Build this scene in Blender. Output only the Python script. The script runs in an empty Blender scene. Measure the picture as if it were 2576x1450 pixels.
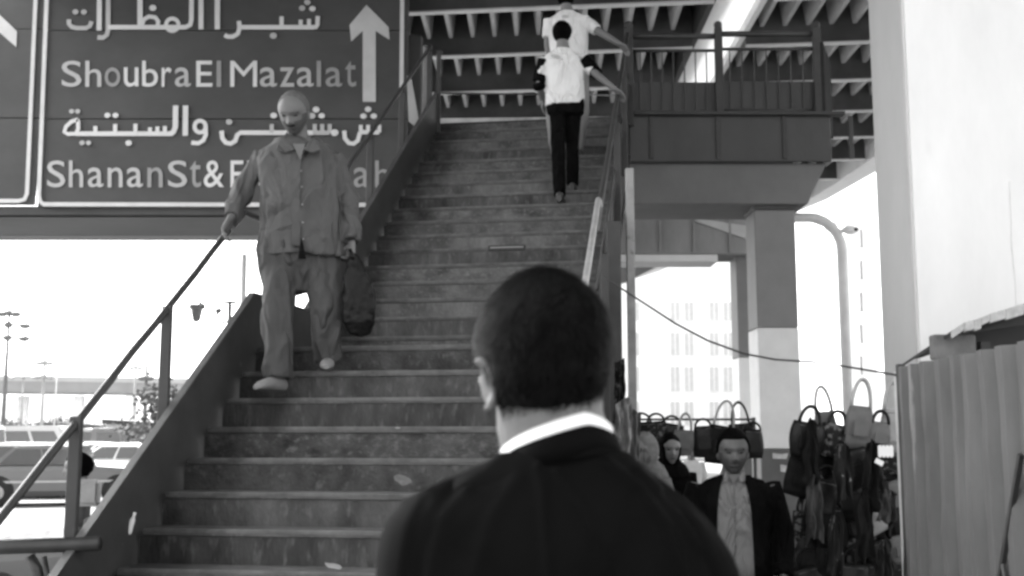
import bpy, bmesh, math, random
from math import sin, cos, tan, pi, radians, sqrt, atan2
from mathutils import Vector, Matrix, noise
random.seed(7)
SC = bpy.context.scene
COL = SC.collection

# ------------------------------------------------------------------ camera, sky, sun, exposure
CH = 1.57; CF = 2840.0; CP = radians(7.5); CX, CY = 1288.0, 725.0
cam_d = bpy.data.cameras.new('camera'); cam = bpy.data.objects.new('camera', cam_d); COL.objects.link(cam)
cam.location = (0, 0, CH); cam.rotation_euler = (pi / 2 + CP, 0, 0)
cam_d.sensor_width = 36; cam_d.lens = CF / 2576 * 36
cam_d.clip_start = .05; cam_d.clip_end = 3000
cam_d.dof.use_dof = True; cam_d.dof.focus_distance = 6.5; cam_d.dof.aperture_fstop = 5.0
SC.camera = cam
SC.cycles.filter_width = 2.9

SUN_EL, SUN_AZ = radians(52), radians(-38)        # azimuth from +Y, negative = to the left
w = bpy.data.worlds.new("World"); SC.world = w; w.use_nodes = True
nt = w.node_tree; nt.nodes.clear()
sky = nt.nodes.new('ShaderNodeTexSky'); sky.sky_type = 'NISHITA'; sky.sun_disc = False
sky.sun_elevation = SUN_EL; sky.sun_rotation = SUN_AZ; sky.dust_density = 4; sky.air_density = 1.0
bw = nt.nodes.new('ShaderNodeRGBToBW'); bg = nt.nodes.new('ShaderNodeBackground'); wo = nt.nodes.new('ShaderNodeOutputWorld')
nt.links.new(sky.outputs[0], bw.inputs[0]); nt.links.new(bw.outputs[0], bg.inputs[0]); nt.links.new(bg.outputs[0], wo.inputs[0])
bg.inputs[1].default_value = 0.15
sl = bpy.data.lights.new('sun', 'SUN'); sl.energy = 3.0; sl.angle = radians(.6); sl.color = (1, 1, 1)
so = bpy.data.objects.new('sun', sl); COL.objects.link(so)
sd = Vector((sin(SUN_AZ) * cos(SUN_EL), cos(SUN_AZ) * cos(SUN_EL), sin(SUN_EL)))
so.rotation_euler = sd.to_track_quat('Z', 'Y').to_euler(); so.location = (0, 0, 60)
vs = SC.view_settings; vs.view_transform = 'Standard'; vs.look = 'None'; vs.gamma = 1; vs.use_curve_mapping = False
vs.exposure = 2.85

# ------------------------------------------------------------------ helpers
def at(px, py, Y):
    a = (px - CX) / CF; b = (CY - py) / CF
    fy = cos(CP) - b * sin(CP); fz = sin(CP) + b * cos(CP); s = Y / fy
    return Vector((a * s, Y, CH + fz * s))
def atz(px, py, Z):
    a = (px - CX) / CF; b = (CY - py) / CF
    fy = cos(CP) - b * sin(CP); fz = sin(CP) + b * cos(CP); s = (Z - CH) / fz
    return Vector((a * s, fy * s, Z))

MATS = {}
def M(name, v, rough=.7, metal=0, var=.18, scale=3, bump=0, bscale=30, spots=0, spot_v=.5, spot_scale=6, spot_w=.06, stretch=(1, 1, 1), spec=.5, sub=0, bdist=.01, fold=0, fscale=6, fst=(1, 1, .5)):
    if name in MATS: return MATS[name]
    m = bpy.data.materials.new(name); m.use_nodes = True; n = m.node_tree.nodes; l = m.node_tree.links
    b = n['Principled BSDF']; b.inputs['Roughness'].default_value = rough; b.inputs['Metallic'].default_value = metal
    b.inputs['Specular IOR Level'].default_value = spec
    if sub: b.inputs['Subsurface Weight'].default_value = sub; b.inputs['Subsurface Radius'].default_value = (.01, .01, .01)
    tc = n.new('ShaderNodeTexCoord'); mp = n.new('ShaderNodeMapping'); mp.inputs['Scale'].default_value = stretch
    l.new(tc.outputs['Object'], mp.inputs[0])
    nz = n.new('ShaderNodeTexNoise'); nz.inputs['Scale'].default_value = scale; nz.inputs['Detail'].default_value = 6; nz.inputs['Roughness'].default_value = .65
    l.new(mp.outputs[0], nz.inputs[0])
    r = n.new('ShaderNodeMapRange'); r.inputs[1].default_value = .3; r.inputs[2].default_value = .7
    r.inputs[3].default_value = v * (1 - var); r.inputs[4].default_value = v * (1 + var)
    l.new(nz.outputs[0], r.inputs[0]); out = r.outputs[0]
    if spots:
        n2 = n.new('ShaderNodeTexNoise'); n2.inputs['Scale'].default_value = spot_scale; n2.inputs['Detail'].default_value = 5
        l.new(mp.outputs[0], n2.inputs[0])
        r2 = n.new('ShaderNodeMapRange'); th = 1 - spots
        r2.inputs[1].default_value = th; r2.inputs[2].default_value = th + spot_w; l.new(n2.outputs[0], r2.inputs[0])
        mx = n.new('ShaderNodeMix'); mx.data_type = 'FLOAT'; l.new(r2.outputs[0], mx.inputs[0]); l.new(out, mx.inputs[2]); mx.inputs[3].default_value = spot_v
        out = mx.outputs[0]
    cmb = n.new('ShaderNodeCombineColor'); [l.new(out, cmb.inputs[i]) for i in range(3)]
    l.new(cmb.outputs[0], b.inputs['Base Color'])
    if bump:
        n3 = n.new('ShaderNodeTexNoise'); n3.inputs['Scale'].default_value = bscale; n3.inputs['Detail'].default_value = 5
        l.new(mp.outputs[0], n3.inputs[0])
        bp = n.new('ShaderNodeBump'); bp.inputs['Strength'].default_value = bump; bp.inputs['Distance'].default_value = .01
        l.new(n3.outputs[0], bp.inputs['Height']); l.new(bp.outputs[0], b.inputs['Normal'])
    if fold:       # soft cloth creases
        m4 = n.new('ShaderNodeMapping'); m4.inputs['Scale'].default_value = fst; l.new(tc.outputs['Object'], m4.inputs[0])
        n4 = n.new('ShaderNodeTexNoise'); n4.inputs['Scale'].default_value = fscale; n4.inputs['Detail'].default_value = 2.5; n4.inputs['Roughness'].default_value = .45; n4.inputs['Distortion'].default_value = .8; l.new(m4.outputs[0], n4.inputs[0])
        a4 = n.new('ShaderNodeMath'); a4.operation = 'SUBTRACT'; a4.inputs[1].default_value = .5; l.new(n4.outputs[0], a4.inputs[0])
        b4 = n.new('ShaderNodeMath'); b4.operation = 'ABSOLUTE'; l.new(a4.outputs[0], b4.inputs[0])
        bp4 = n.new('ShaderNodeBump'); bp4.inputs['Strength'].default_value = 1; bp4.inputs['Distance'].default_value = fold; l.new(b4.outputs[0], bp4.inputs['Height'])
        if bump: l.new(bp.outputs[0], bp4.inputs['Normal'])
        l.new(bp4.outputs[0], b.inputs['Normal'])
    MATS[name] = m; return m

def wloc(o):
    v = Vector((0, 0, 0))
    while o is not None: v += o.location; o = o.parent
    return v
def props(o, label=None, cat=None, group=None, kind=None):
    if label: o['label'] = label
    if cat: o['category'] = cat
    if group: o['group'] = group
    if kind: o['kind'] = kind
    return o
def thing(name, label, cat, loc=(0, 0, 0), group=None):
    o = bpy.data.objects.new(name, None); COL.objects.link(o); o.location = loc; o.empty_display_size = .1
    return props(o, label, cat, group)
def link_mesh(name, me, parent=None):
    o = bpy.data.objects.new(name, me); COL.objects.link(o)
    if parent is not None: o.parent = parent
    return o
def dup(root, loc, rotz=None, label=None, mats=None):
    r = root.copy(); COL.objects.link(r); r.location = loc
    if rotz is not None: r.rotation_euler = (0, 0, rotz)
    if label: r['label'] = label
    for ch in list(root.children):
        c = ch.copy(); COL.objects.link(c); c.parent = r
        if mats and ch.name.split('.')[0] in mats:
            c.material_slots[0].link = 'OBJECT'; c.material_slots[0].material = mats[ch.name.split('.')[0]]
        for g in ch.children:
            d = g.copy(); COL.objects.link(d); d.parent = c
    return r

class MB:
    def __init__(s): s.v = []; s.f = []
    def add(s, vs_, fs):
        k = len(s.v); s.v += [Vector(a) for a in vs_]; s.f += [tuple(i + k for i in q) for q in fs]; return s
    def box(s, c, size, rot=None):
        hx, hy, hz = [a / 2 for a in size]; P = []
        for x, y, z in ((-1,-1,-1),(1,-1,-1),(1,1,-1),(-1,1,-1),(-1,-1,1),(1,-1,1),(1,1,1),(-1,1,1)):
            q = Vector((x * hx, y * hy, z * hz))
            if rot is not None: q = rot @ q
            P.append(Vector(c) + q)
        return s.add(P, [(0,3,2,1),(4,5,6,7),(0,1,5,4),(1,2,6,5),(2,3,7,6),(3,0,4,7)])
    def hexa(s, a, b):      # two quads of 4 points each (bottom, top)
        return s.add(list(a) + list(b), [(0,3,2,1),(4,5,6,7),(0,1,5,4),(1,2,6,5),(2,3,7,6),(3,0,4,7)])
    def bar(s, p0, p1, w_, h_, up=(0, 0, 1)):
        p0 = Vector(p0); p1 = Vector(p1); t = (p1 - p0).normalized(); up = Vector(up)
        sx = t.cross(up)
        if sx.length < 1e-4: sx = t.cross(Vector((1, 0, 0)))
        sx.normalize(); uy = sx.cross(t).normalized(); a = sx * w_ / 2; b = uy * h_ / 2
        return s.hexa([p0 - a - b, p0 + a - b, p1 + a - b, p1 - a - b], [p0 - a + b, p0 + a + b, p1 + a + b, p1 - a + b])
    def loft(s, rings, cap=True, close=True):
        n = len(rings[0]); k = len(s.v); V = [p for r in rings for p in r]; F = []
        for i in range(len(rings) - 1):
            for j in range(n if close else n - 1):
                j2 = (j + 1) % n; F.append((i * n + j, i * n + j2, (i + 1) * n + j2, (i + 1) * n + j))
        if cap:
            F.append(tuple(range(n))[::-1]); F.append(tuple(range((len(rings) - 1) * n, len(rings) * n)))
        return s.add(V, F)
    def tube(s, path, r, n=8, ref=(0, 0, 1), ry=None, cap=True):
        path = [Vector(p) for p in path]; R = r if isinstance(r, (list, tuple)) else [r] * len(path)
        RY = (ry if isinstance(ry, (list, tuple)) else [ry] * len(path)) if ry is not None else R
        rings = []; ref = Vector(ref)
        for i, p in enumerate(path):
            t = (path[min(i + 1, len(path) - 1)] - path[max(i - 1, 0)]).normalized()
            a = t.cross(ref)
            if a.length < .05: a = t.cross(Vector((1, 0.01, 0)))
            a.normalize(); b = a.cross(t).normalized()
            rings.append([p + a * cos(2 * pi * j / n) * R[i] + b * sin(2 * pi * j / n) * RY[i] for j in range(n)])
        return s.loft(rings, cap)
    def ell(s, c, r, rot=None, nu=16, nv=10):
        rings = []
        for i in range(1, nv):
            ph = pi * i / nv; ring = []
            for j in range(nu):
                q = Vector((r[0] * sin(ph) * cos(2 * pi * j / nu), r[1] * sin(ph) * sin(2 * pi * j / nu), -r[2] * cos(ph)))
                if rot is not None: q = rot @ q
                ring.append(Vector(c) + q)
            rings.append(ring)
        return s.loft(rings)
    def poly(s, pts, d):       # prism from planar polygon
        n = len(pts); d = Vector(d); P = [Vector(p) for p in pts]
        return s.add(P + [p + d for p in P], [tuple(range(n))[::-1], tuple(range(n, 2 * n))] + [(i, (i + 1) % n, (i + 1) % n + n, i + n) for i in range(n)])
    def build(s, name, mat, parent=None, smooth=False, bevel=0, world=True, seg=1):
        me = bpy.data.meshes.new(name); off = wloc(parent) if (parent is not None and world) else Vector((0, 0, 0))
        me.from_pydata([v - off for v in s.v], [], s.f); me.update()
        bm = bmesh.new(); bm.from_mesh(me); bmesh.ops.recalc_face_normals(bm, faces=bm.faces)
        if bevel: bmesh.ops.bevel(bm, geom=list(bm.edges), offset=bevel, segments=seg, affect='EDGES', clamp_overlap=True)
        if smooth:
            for f in bm.faces: f.smooth = True
        bm.to_mesh(me); bm.free(); me.materials.append(mat)
        return link_mesh(name, me, parent)
def top(name, mb, mat, label=None, cat=None, group=None, kind=None, loc=(0, 0, 0), smooth=False, bevel=0, seg=1):
    me_o = mb.build(name, mat, None, smooth, bevel, seg=seg)
    loc = Vector(loc)
    if loc.length:
        for v in me_o.data.vertices: v.co -= loc
        me_o.location = loc
    return props(me_o, label, cat, group, kind)
def fuse(mb, voxel=.008, smooth_it=4, wr=None):
    """union of overlapping closed lofts into one continuous surface"""
    me = bpy.data.meshes.new('t'); me.from_pydata(mb.v, [], mb.f); me.update()
    bm = bmesh.new(); bm.from_mesh(me); bmesh.ops.recalc_face_normals(bm, faces=bm.faces); bmesh.ops.triangulate(bm, faces=[f for f in bm.faces if len(f.verts) > 4]); bm.to_mesh(me); bm.free()
    o = bpy.data.objects.new('t', me); COL.objects.link(o)
    r = o.modifiers.new('r', 'REMESH'); r.mode = 'VOXEL'; r.voxel_size = voxel
    if smooth_it:
        sm = o.modifiers.new('s', 'SMOOTH'); sm.factor = .5; sm.iterations = smooth_it
    bpy.context.view_layer.update(); dg = bpy.context.evaluated_depsgraph_get()
    out = bpy.data.meshes.new_from_object(o.evaluated_get(dg), depsgraph=dg)
    bpy.data.objects.remove(o); bpy.data.meshes.remove(me)
    for p in out.polygons: p.use_smooth = True
    if wr:
        nn = [v.normal.copy() for v in out.vertices]
        for v, q in zip(out.vertices, nn): v.co += q * wr(v.co, q)
        out.update()
    return out
def fused(name, me, mat, parent):
    off = wloc(parent); me.transform(Matrix.Translation(-off)); me.materials.clear(); me.materials.append(mat); me.name = name
    return link_mesh(name, me, parent)

# ------------------------------------------------------------------ materials
m_ground = M('asphalt', .10, .9, var=.25, scale=.6, bump=.4, bscale=60)
m_pave = M('pavement', .2, .9, var=.2, scale=1.2, bump=.3)
m_tread = M('worn_stair_tread', .095, .85, var=.35, scale=5, bump=.5, bscale=35, spots=.45, spot_v=.15, spot_scale=26, spot_w=.25, spec=.2)
m_riser = M('dirty_stair_riser', .095, .9, var=.5, scale=4.2, bump=.9, bscale=60, spots=.47, spot_v=.16, spot_scale=34, spot_w=.3, spec=.2)
m_nosing = M('stair_nosing', .11, .75, var=.35, scale=7, bump=.4, spots=.35, spot_v=.07, spot_scale=9, spot_w=.25, spec=.2)
m_string = M('grey_painted_steel', .045, .6, var=.25, scale=2.5, bump=.15, bscale=12, spots=.28, spot_v=.075, spot_scale=9, spec=.3)
m_rail = M('handrail_paint', .035, .45, var=.3, scale=8)
m_railr = M('shine_pale_handrail', .3, .4, var=.3, scale=8)  # pale colour paints in the shine along this rail
m_deck = M('overpass_steel', .06, .6, var=.45, scale=1.2, spots=.3, spot_v=.09, spot_scale=3)
m_rib = M('overpass_rib_steel', .42, .6, var=.2, scale=1.5)
m_flange = M('overpass_flange_paint', .55, .5, var=.15, scale=2)
m_deckplate = M('overpass_deck_plate', .018, .7, var=.2)
m_conc = M('concrete', .22, .85, var=.22, scale=1.2, bump=.35, bscale=18, spots=.36, spot_v=.2, spot_scale=2.5, spot_w=.2, stretch=(1, 1, .5))
m_conc_l = M('light_concrete', .62, .8, var=.08, scale=1.5, bump=.1)
m_conc_d = M('dark_grey_paint', .08, .6, var=.2, scale=1.3, bump=.15, spots=.25, spot_v=.18, spot_scale=5)
m_white = M('white_paint', .74, .7, var=.08, scale=1.6, bump=.15, bscale=14, spots=.32, spot_v=.58, spot_scale=3, spot_w=.2, stretch=(1, 1, .35))
m_colup = M('grey_column_paint', .17, .7, var=.12, scale=2, bump=.15)
m_collight = M('pale_column_paint', .62, .7, var=.09, scale=2.5, bump=.15, spots=.25, spot_v=.45, spot_scale=4, spot_w=.2)
m_coldark = M('dark_column_paint', .075, .6, var=.2, scale=2, bump=.15)
m_sign = M('road_sign_face', .07, .6, var=.24, scale=.55, stretch=(1, 1, 1.6))
m_sign2 = M('road_sign_letter_white', .74, .5, var=.08, scale=2)
m_sign3 = M('road_sign_letter_faded', .5, .5, var=.1, scale=2)
m_sign4 = M('road_sign_letter_worn', .33, .5, var=.1, scale=2)
m_fence = M('corrugated_sheet_paint', .10, .6, var=.30, scale=3.2, bump=.15, bscale=10, spots=.34, spot_v=.19, spot_scale=4.2, spot_w=.03, stretch=(1, 1, .3))
m_black = M('black_cloth', .006, .9, spec=.05, var=.3, scale=10, bump=.2, bscale=200)
m_wire = M('wire', .03, .6)
m_skin = M('skin', .14, .55, var=.08, scale=6, bump=.15, bscale=120, sub=.1)
m_skin_d = M('tanned_skin', .105, .55, var=.1, scale=6, bump=.15, bscale=120, sub=.1)
m_hair = M('dark_hair', .0022, .7, var=.4, scale=60, bump=.5, bscale=180, spec=.02)
m_grayhair = M('grey_hair', .075, .7, var=.3, scale=60)
m_glass = M('car_window_glass', .05, .12, var=.1, spec=.8)
m_tyre = M('tyre_rubber', .02, .85)
m_rim = M('wheel_rim', .35, .35, metal=.5)
m_chrome = M('bumper_metal', .4, .3, metal=.6)
m_paints = {k: M('car_paint_' + k, v, .3, var=.04, spec=.6) for k, v in dict(white=.7, pale=.6, mid=.4, dark=.14, black=.02, silver=.55).items()}

def edge_dirt(m, axis, a, b, dark):
    """grime that has gathered along one side of the flight, ragged inner edge"""
    n = m.node_tree.nodes; l = m.node_tree.links; cmb = [x for x in n if x.bl_idname == 'ShaderNodeCombineColor'][0]; src = cmb.inputs[0].links[0].from_socket
    tc = n.new('ShaderNodeTexCoord'); dp = n.new('ShaderNodeVectorMath'); dp.operation = 'DOT_PRODUCT'; dp.inputs[1].default_value = axis; l.new(tc.outputs['Object'], dp.inputs[0])
    nz = n.new('ShaderNodeTexNoise'); nz.inputs['Scale'].default_value = 3.5; nz.inputs['Detail'].default_value = 5; l.new(tc.outputs['Object'], nz.inputs[0])
    md = n.new('ShaderNodeMath'); md.operation = 'MULTIPLY_ADD'; md.inputs[1].default_value = .9; l.new(nz.outputs[0], md.inputs[0]); l.new(dp.outputs['Value'], md.inputs[2])
    mr = n.new('ShaderNodeMapRange'); mr.interpolation_type = 'SMOOTHSTEP'; mr.inputs[1].default_value = a + .45; mr.inputs[2].default_value = b + .45; mr.inputs[3].default_value = dark; mr.inputs[4].default_value = 1; l.new(md.outputs[0], mr.inputs[0])
    mm = n.new('ShaderNodeMath'); mm.operation = 'MULTIPLY'; l.new(src, mm.inputs[0]); l.new(mr.outputs[0], mm.inputs[1])
    for i in range(3): l.new(mm.outputs[0], cmb.inputs[i])
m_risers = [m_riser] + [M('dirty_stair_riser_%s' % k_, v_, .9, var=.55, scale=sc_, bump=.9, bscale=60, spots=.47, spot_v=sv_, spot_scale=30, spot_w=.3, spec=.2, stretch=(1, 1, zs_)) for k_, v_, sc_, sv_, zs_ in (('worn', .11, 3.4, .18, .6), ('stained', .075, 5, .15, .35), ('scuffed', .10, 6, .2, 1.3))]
m_risers_low_shade = [M('shaded_low_riser_%s' % k_, v_, .9, var=.6, scale=sc_, bump=1, bscale=60, spots=.45, spot_v=sv_, spot_scale=24, spot_w=.25, spec=.2, stretch=(1, 1, zs_)) for k_, v_, sc_, sv_, zs_ in (('plain', .058, 4, .12, .8), ('worn', .068, 3.4, .13, .5), ('stained', .05, 5, .12, .35), ('scuffed', .062, 6, .14, 1.3))]  # darker base paints in the lower flight's dimmer light; blotches are wear
for _m in m_risers + m_risers_low_shade + [m_tread, m_nosing]: edge_dirt(_m, (cos(.164953), -sin(.164953), 0), -1.05, -.45, .33)
# ------------------------------------------------------------------ ground
g = MB(); g.box((0, 550, -.5), (1400, 1300, 1.0)); top('ground', g, m_ground, kind='structure')
g = MB(); g.box((2.0, 6, .004), (12.0, 32, .12)); top('pavement', g, m_pave, kind='structure')

# ------------------------------------------------------------------ staircase frame
TH = 0.164953; ST = .25052; SR = .178661; SX, SY, SZ = -2.026973, 5.827128, .910432; LL = 1.05; SW = 2.2; NT = 24
def S(n, v=0, dz=0, L=None, ds=0):
    if L is None: L = LL if n > 7 else 0
    s_ = n * ST + L + ds
    return Vector((SX + s_ * sin(TH) + v * cos(TH), SY + s_ * cos(TH) - v * sin(TH), SZ + n * SR + dz))
US = Vector((sin(TH), cos(TH), 0)); VS = Vector((cos(TH), -sin(TH), 0)); UZ = Vector((0, 0, 1))
stair = thing('staircase', 'worn steel footbridge staircase climbing to the platform under the overpass', 'staircase', S(-4, SW / 2, -.178661 * 1.1))
def sbox(s0, s1, v0, v1, z0, z1):     # box in stair frame; s measured from a point list
    b = MB(); return b.hexa([s0 + VS * v0 + UZ * z0, s0 + VS * v1 + UZ * z0, s1 + VS * v1 + UZ * z0, s1 + VS * v0 + UZ * z0],
                            [s0 + VS * v0 + UZ * z1, s0 + VS * v1 + UZ * z1, s1 + VS * v1 + UZ * z1, s1 + VS * v0 + UZ * z1])
for n in range(-4, NT + 1):
    a = S(n); depth = ST + .014 + (LL if n == 7 else 0)
    if n == NT: depth = .3
    jit = random.uniform(-.004, .004)
    if n < NT:
        t_ = sbox(a + US * (jit), a + US * depth, .035, SW - .02, -.035, 0).build('tread', m_tread, stair, bevel=.006)
        # chipped nosing strip, a little proud
        sbox(a - US * (.003 - jit * .5), a + US * .03, .06, SW - .04, -.022, .003).build('nosing', m_nosing, stair, bevel=.005)
    r_ = sbox(a + US * .007, a + US * .022, .02, SW - .02, -SR - (.0 if n > -4 else -.01), -.035)
    r_.build('riser', (m_risers_low_shade if n <= 7 else m_risers)[(n * 7 + 3) % 4], stair)
# stringers: plate + top flange, in three runs (lower, landing, upper)
def stringer(v, side):
    mb = MB(); UP = .36; DN = -.48; th = .014
    P = [(S(-4.6, v, UP)), S(7, v, UP), S(7, v, UP, L=LL), S(NT, v, UP)]
    Q = [(S(-4.6, v, DN)), S(7, v, DN), S(7, v, DN, L=LL), S(NT, v, DN)]
    if P[0].z < 0: pass
    Q[0] = Vector((Q[0].x, Q[0].y, max(Q[0].z, .07)))
    for i in range(3):
        o = VS * th * side
        mb.hexa([Q[i], Q[i + 1], Q[i + 1] + o, Q[i] + o], [P[i], P[i + 1], P[i + 1] + o, P[i] + o])
    mb.build('stringer', m_string, stair)
    f = MB()
    for i in range(3):
        o0 = VS * (-.006 * side); o1 = VS * (.038 * side)
        for (A, z0, z1) in ((P, .001, .014), (Q, -.014, -.001)):
            f.hexa([A[i] + o0 + UZ * z0, A[i + 1] + o0 + UZ * z0, A[i + 1] + o1 + UZ * z0, A[i] + o1 + UZ * z0],
                   [A[i] + o0 + UZ * z1, A[i + 1] + o0 + UZ * z1, A[i + 1] + o1 + UZ * z1, A[i] + o1 + UZ * z1])
    f.build('stringer_flange', M('flange_paint', .06, .5, var=.3, scale=5), stair)
stringer(0, -1); stringer(SW, 1)
# handrails
RH = .93
def rail_path(v, top_n=NT):
    return [S(-4.6, v, RH - .06), S(7, v, RH), S(7, v, RH, L=LL), S(top_n, v, RH)]
hl = MB(); pth = rail_path(-.09); fine = []
for i in range(3):
    for k in range(12):
        q = pth[i].lerp(pth[i + 1], k / 12); fine.append(q + Vector((random.uniform(-.004, .004), 0, random.uniform(-.004, .004))))
fine.append(pth[3]); hl.tube(fine, .021, 8); hl.build('handrail', m_rail, stair, smooth=True)
hr = MB(); p2 = rail_path(SW + .02); p2[0] = p2[0] + VS * .11; p2[1] = p2[1] + VS * .11
hr.tube([p2[0], p2[1], p2[1] + Vector((0, 0, -.02)) + US * .1], .02, 8); hr.build('handrail', m_railr, stair, smooth=True)
hr = MB(); hr.tube([p2[2] - US * .2, p2[2], p2[3]], .024, 8); hr.build('handrail', m_rail, stair, smooth=True)
hr = MB(); hr.tube([p2[2] + UZ * -.45, p2[3] + UZ * -.45], .014, 6); hr.build('midrail', m_rail, stair, smooth=True)
for n, L in ((-4.3, 0), (-.9, 0), (2.75, 0), (10.2, LL), (14.5, LL), (19, LL), (NT - .2, LL)):
    for v, sgn in ((-.09, -1), (SW + .05, 1)):
        if sgn > 0 and n > 7 and n < 12: continue
        a = S(n, v, -.12, L=L) if n > -4 else S(n, v, .0, L=L); b = S(n, v, RH - .01, L=L)
        wd = .062
        MB().bar(a, b, wd, .035, up=US).build('rail_post', m_string, stair, bevel=.004)
for (n, L, v) in ((7.6, .5, SW + .06),):
    pass
# light stanchions standing beside the right flank, down to the pavement
for (px, y0, Yd, ww, mt_) in ((1583, 425, 9.6, .07, M('pale_post_paint', .26, .7, var=.3, scale=4, spots=.35, spot_v=.1, spot_scale=5)), (1542, 560, 8.7, .11, m_string), (1520, 640, 8.2, .06, m_string)):
    tp = at(px, y0, Yd); MB().bar((tp.x, tp.y, .065), (tp.x, tp.y, tp.z), ww, ww, up=(0, 1, 0)).build('support_post', mt_, stair, bevel=.006)
# landing support frame and underside plates
for L in (.12, LL - .12):
    for v in (SW - .1,):
        a = S(7, v, 0, L=L); MB().bar((a.x, a.y, .06), (a.x, a.y, a.z - .05), .14, .14, up=(0, 1, 0)).build('landing_leg', m_string, stair, bevel=.006)
# slot plate on an upper riser
a = S(13); 
for n in range(8, 20):
    pass
slot = at(1275, 625, S(12.3, 1.3).y)
MB().box((slot.x, slot.y - .02, slot.z), (.33, .012, .05), Matrix.Rotation(-TH, 3, 'Z')).build('slot_plate', M('dark_slot', .02, .6), stair, bevel=.004)
MB().box((slot.x, slot.y - .028, slot.z + .004), (.29, .01, .012), Matrix.Rotation(-TH, 3, 'Z')).build('slot_lip', M('slot_lip', .2, .5), stair)

# top platform with fascia and railing
PZ = S(NT).z; PY = 12.45
plat = thing('platform', 'dark steel footbridge platform with deep fascia at the stair head', 'platform', (2, PY + .8, PZ))
xl = S(NT, -.12).x; xr = at(2088, 315, PY).x
MB().hexa([(S(NT).x - .15, S(NT).y + .05, PZ - .2), (S(NT, SW).x + .1, PY + .05, PZ - .2), (S(NT, SW).x + .1, PY + 3.2, PZ - .2), (S(NT).x - .15, PY + 3.2, PZ - .2)],
          [(S(NT).x - .15, S(NT).y + .05, PZ - .002), (S(NT, SW).x + .1, PY + .05, PZ - .002), (S(NT, SW).x + .1, PY + 3.2, PZ - .002), (S(NT).x - .15, PY + 3.2, PZ - .002)]).build('floor_plate', m_deckplate, plat)
MB().box(((S(NT, SW).x + .1 + xr) / 2, PY + 1.6, PZ - .08), (xr - S(NT, SW).x - .1, 3.1, .12)).build('floor_plate', m_deckplate, plat)
zb = at(1800, 408, PY).z; zc = at(1800, 511, PY).z
fx0 = at(1583, 350, PY).x
MB().box(((fx0 + xr) / 2, PY, (PZ + zb) / 2), (xr - fx0, .05, PZ - zb)).build('fascia', M('fascia_paint', .042, .6, var=.3, scale=1.2, bump=.2, spots=.3, spot_v=.04, spot_scale=2.5, stretch=(1, 1, .5)), plat, bevel=.008)
MB().box(((fx0 + xr) / 2 + .1, PY - .04, PZ - .01), (xr - fx0 + .1, .12, .04)).build('fascia_lip', m_string, plat, bevel=.005)
for k in range(5):
    x = fx0 + .25 + k * .75
    MB().box((x, PY - .03, (PZ + zb) / 2), (.05, .03, PZ - zb - .06)).build('stiffener', m_string, plat, bevel=.004)
MB().hexa([(fx0, PY + .06, zc), (at(2035, 500, PY).x, PY + .06, zc), (at(2035, 500, PY).x, PY + 1.0, zc), (fx0, PY + 1.0, zc)],
          [(fx0, PY + .06, zb), (at(2082, 410, PY).x, PY + .06, zb), (at(2082, 410, PY).x, PY + 1.0, zb), (fx0, PY + 1.0, zb)]).build('cap_beam', M('cap_beam_concrete', .12, .7, var=.18, scale=1, bump=.25), plat, bevel=.01)
# railing along the front of the platform and its right return
def prail(px0, px1, Y, y_top, y_mid, y_pt, y_pb, nb, Y1=None):
    Y1 = Y if Y1 is None else Y1
    A = lambda px, py, f: at(px, py, Y + (Y1 - Y) * f)
    zt = at((px0 + px1) / 2, y_top, Y).z; zm = at((px0 + px1) / 2, y_mid, Y).z; z1 = at((px0 + px1) / 2, y_pt, Y).z; z0 = at((px0 + px1) / 2, y_pb, Y).z
    x0 = at(px0, 200, Y).x; x1 = at(px1, 200, Y1).x
    MB().tube([(x0, Y, zt), (x1, Y1, zt)], .035, 8).build('top_rail', m_rail, plat, smooth=True)
    MB().tube([(x0, Y, zm), (x1, Y1, zm)], .02, 8).build('mid_rail', m_rail, plat, smooth=True)
    MB().tube([(x0, Y, z0), (x1, Y1, z0)], .018, 8).build('bottom_rail', m_rail, plat, smooth=True)
    for k in range(1, nb):
        f = k / nb; x = x0 + (x1 - x0) * f; y = Y + (Y1 - Y) * f
        MB().bar((x, y, z0 - .02), (x, y, zm), .014, .014, up=(0, 1, 0)).build('baluster', m_rail, plat)
    ns = max(3, nb // 2)
    for k in range(ns):
        f0 = k / ns + .004; f1 = (k + 1) / ns - .004
        xa = x0 + (x1 - x0) * f0; xb = x0 + (x1 - x0) * f1; ya = Y + (Y1 - Y) * f0; yb = Y + (Y1 - Y) * f1
        MB().hexa([(xa, ya + .02, z0), (xb, yb + .02, z0), (xb, yb + .035, z0), (xa, ya + .035, z0)], [(xa, ya + .02, z1), (xb, yb + .02, z1), (xb, yb + .035, z1), (xa, ya + .035, z1)]).build('railing_panel', M('railing_panel_paint', .04, .6, var=.3, scale=2, stretch=(4, 4, .5)), plat)
prail(1583, 1806, PY + .05, 92, 128, 206, 283, 8); prail(1806, 2052, PY + .05, 86, 124, 204, 278, 8)
for px in (1581, 1806, 2052):
    t0 = at(px, 70, PY + .03); MB().bar((t0.x, PY + .03, PZ - .35), (t0.x, PY + .03, t0.z), .09, .06, up=(0, 1, 0)).build('railing_post', m_string, plat, bevel=.006)
    MB().ell((t0.x, PY + .03, t0.z + .03), (.05, .04, .05)).build('post_finial', m_string, plat, smooth=True)
a = at(2062, 110, PY); b_ = at(2088, 320, PY)
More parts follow.
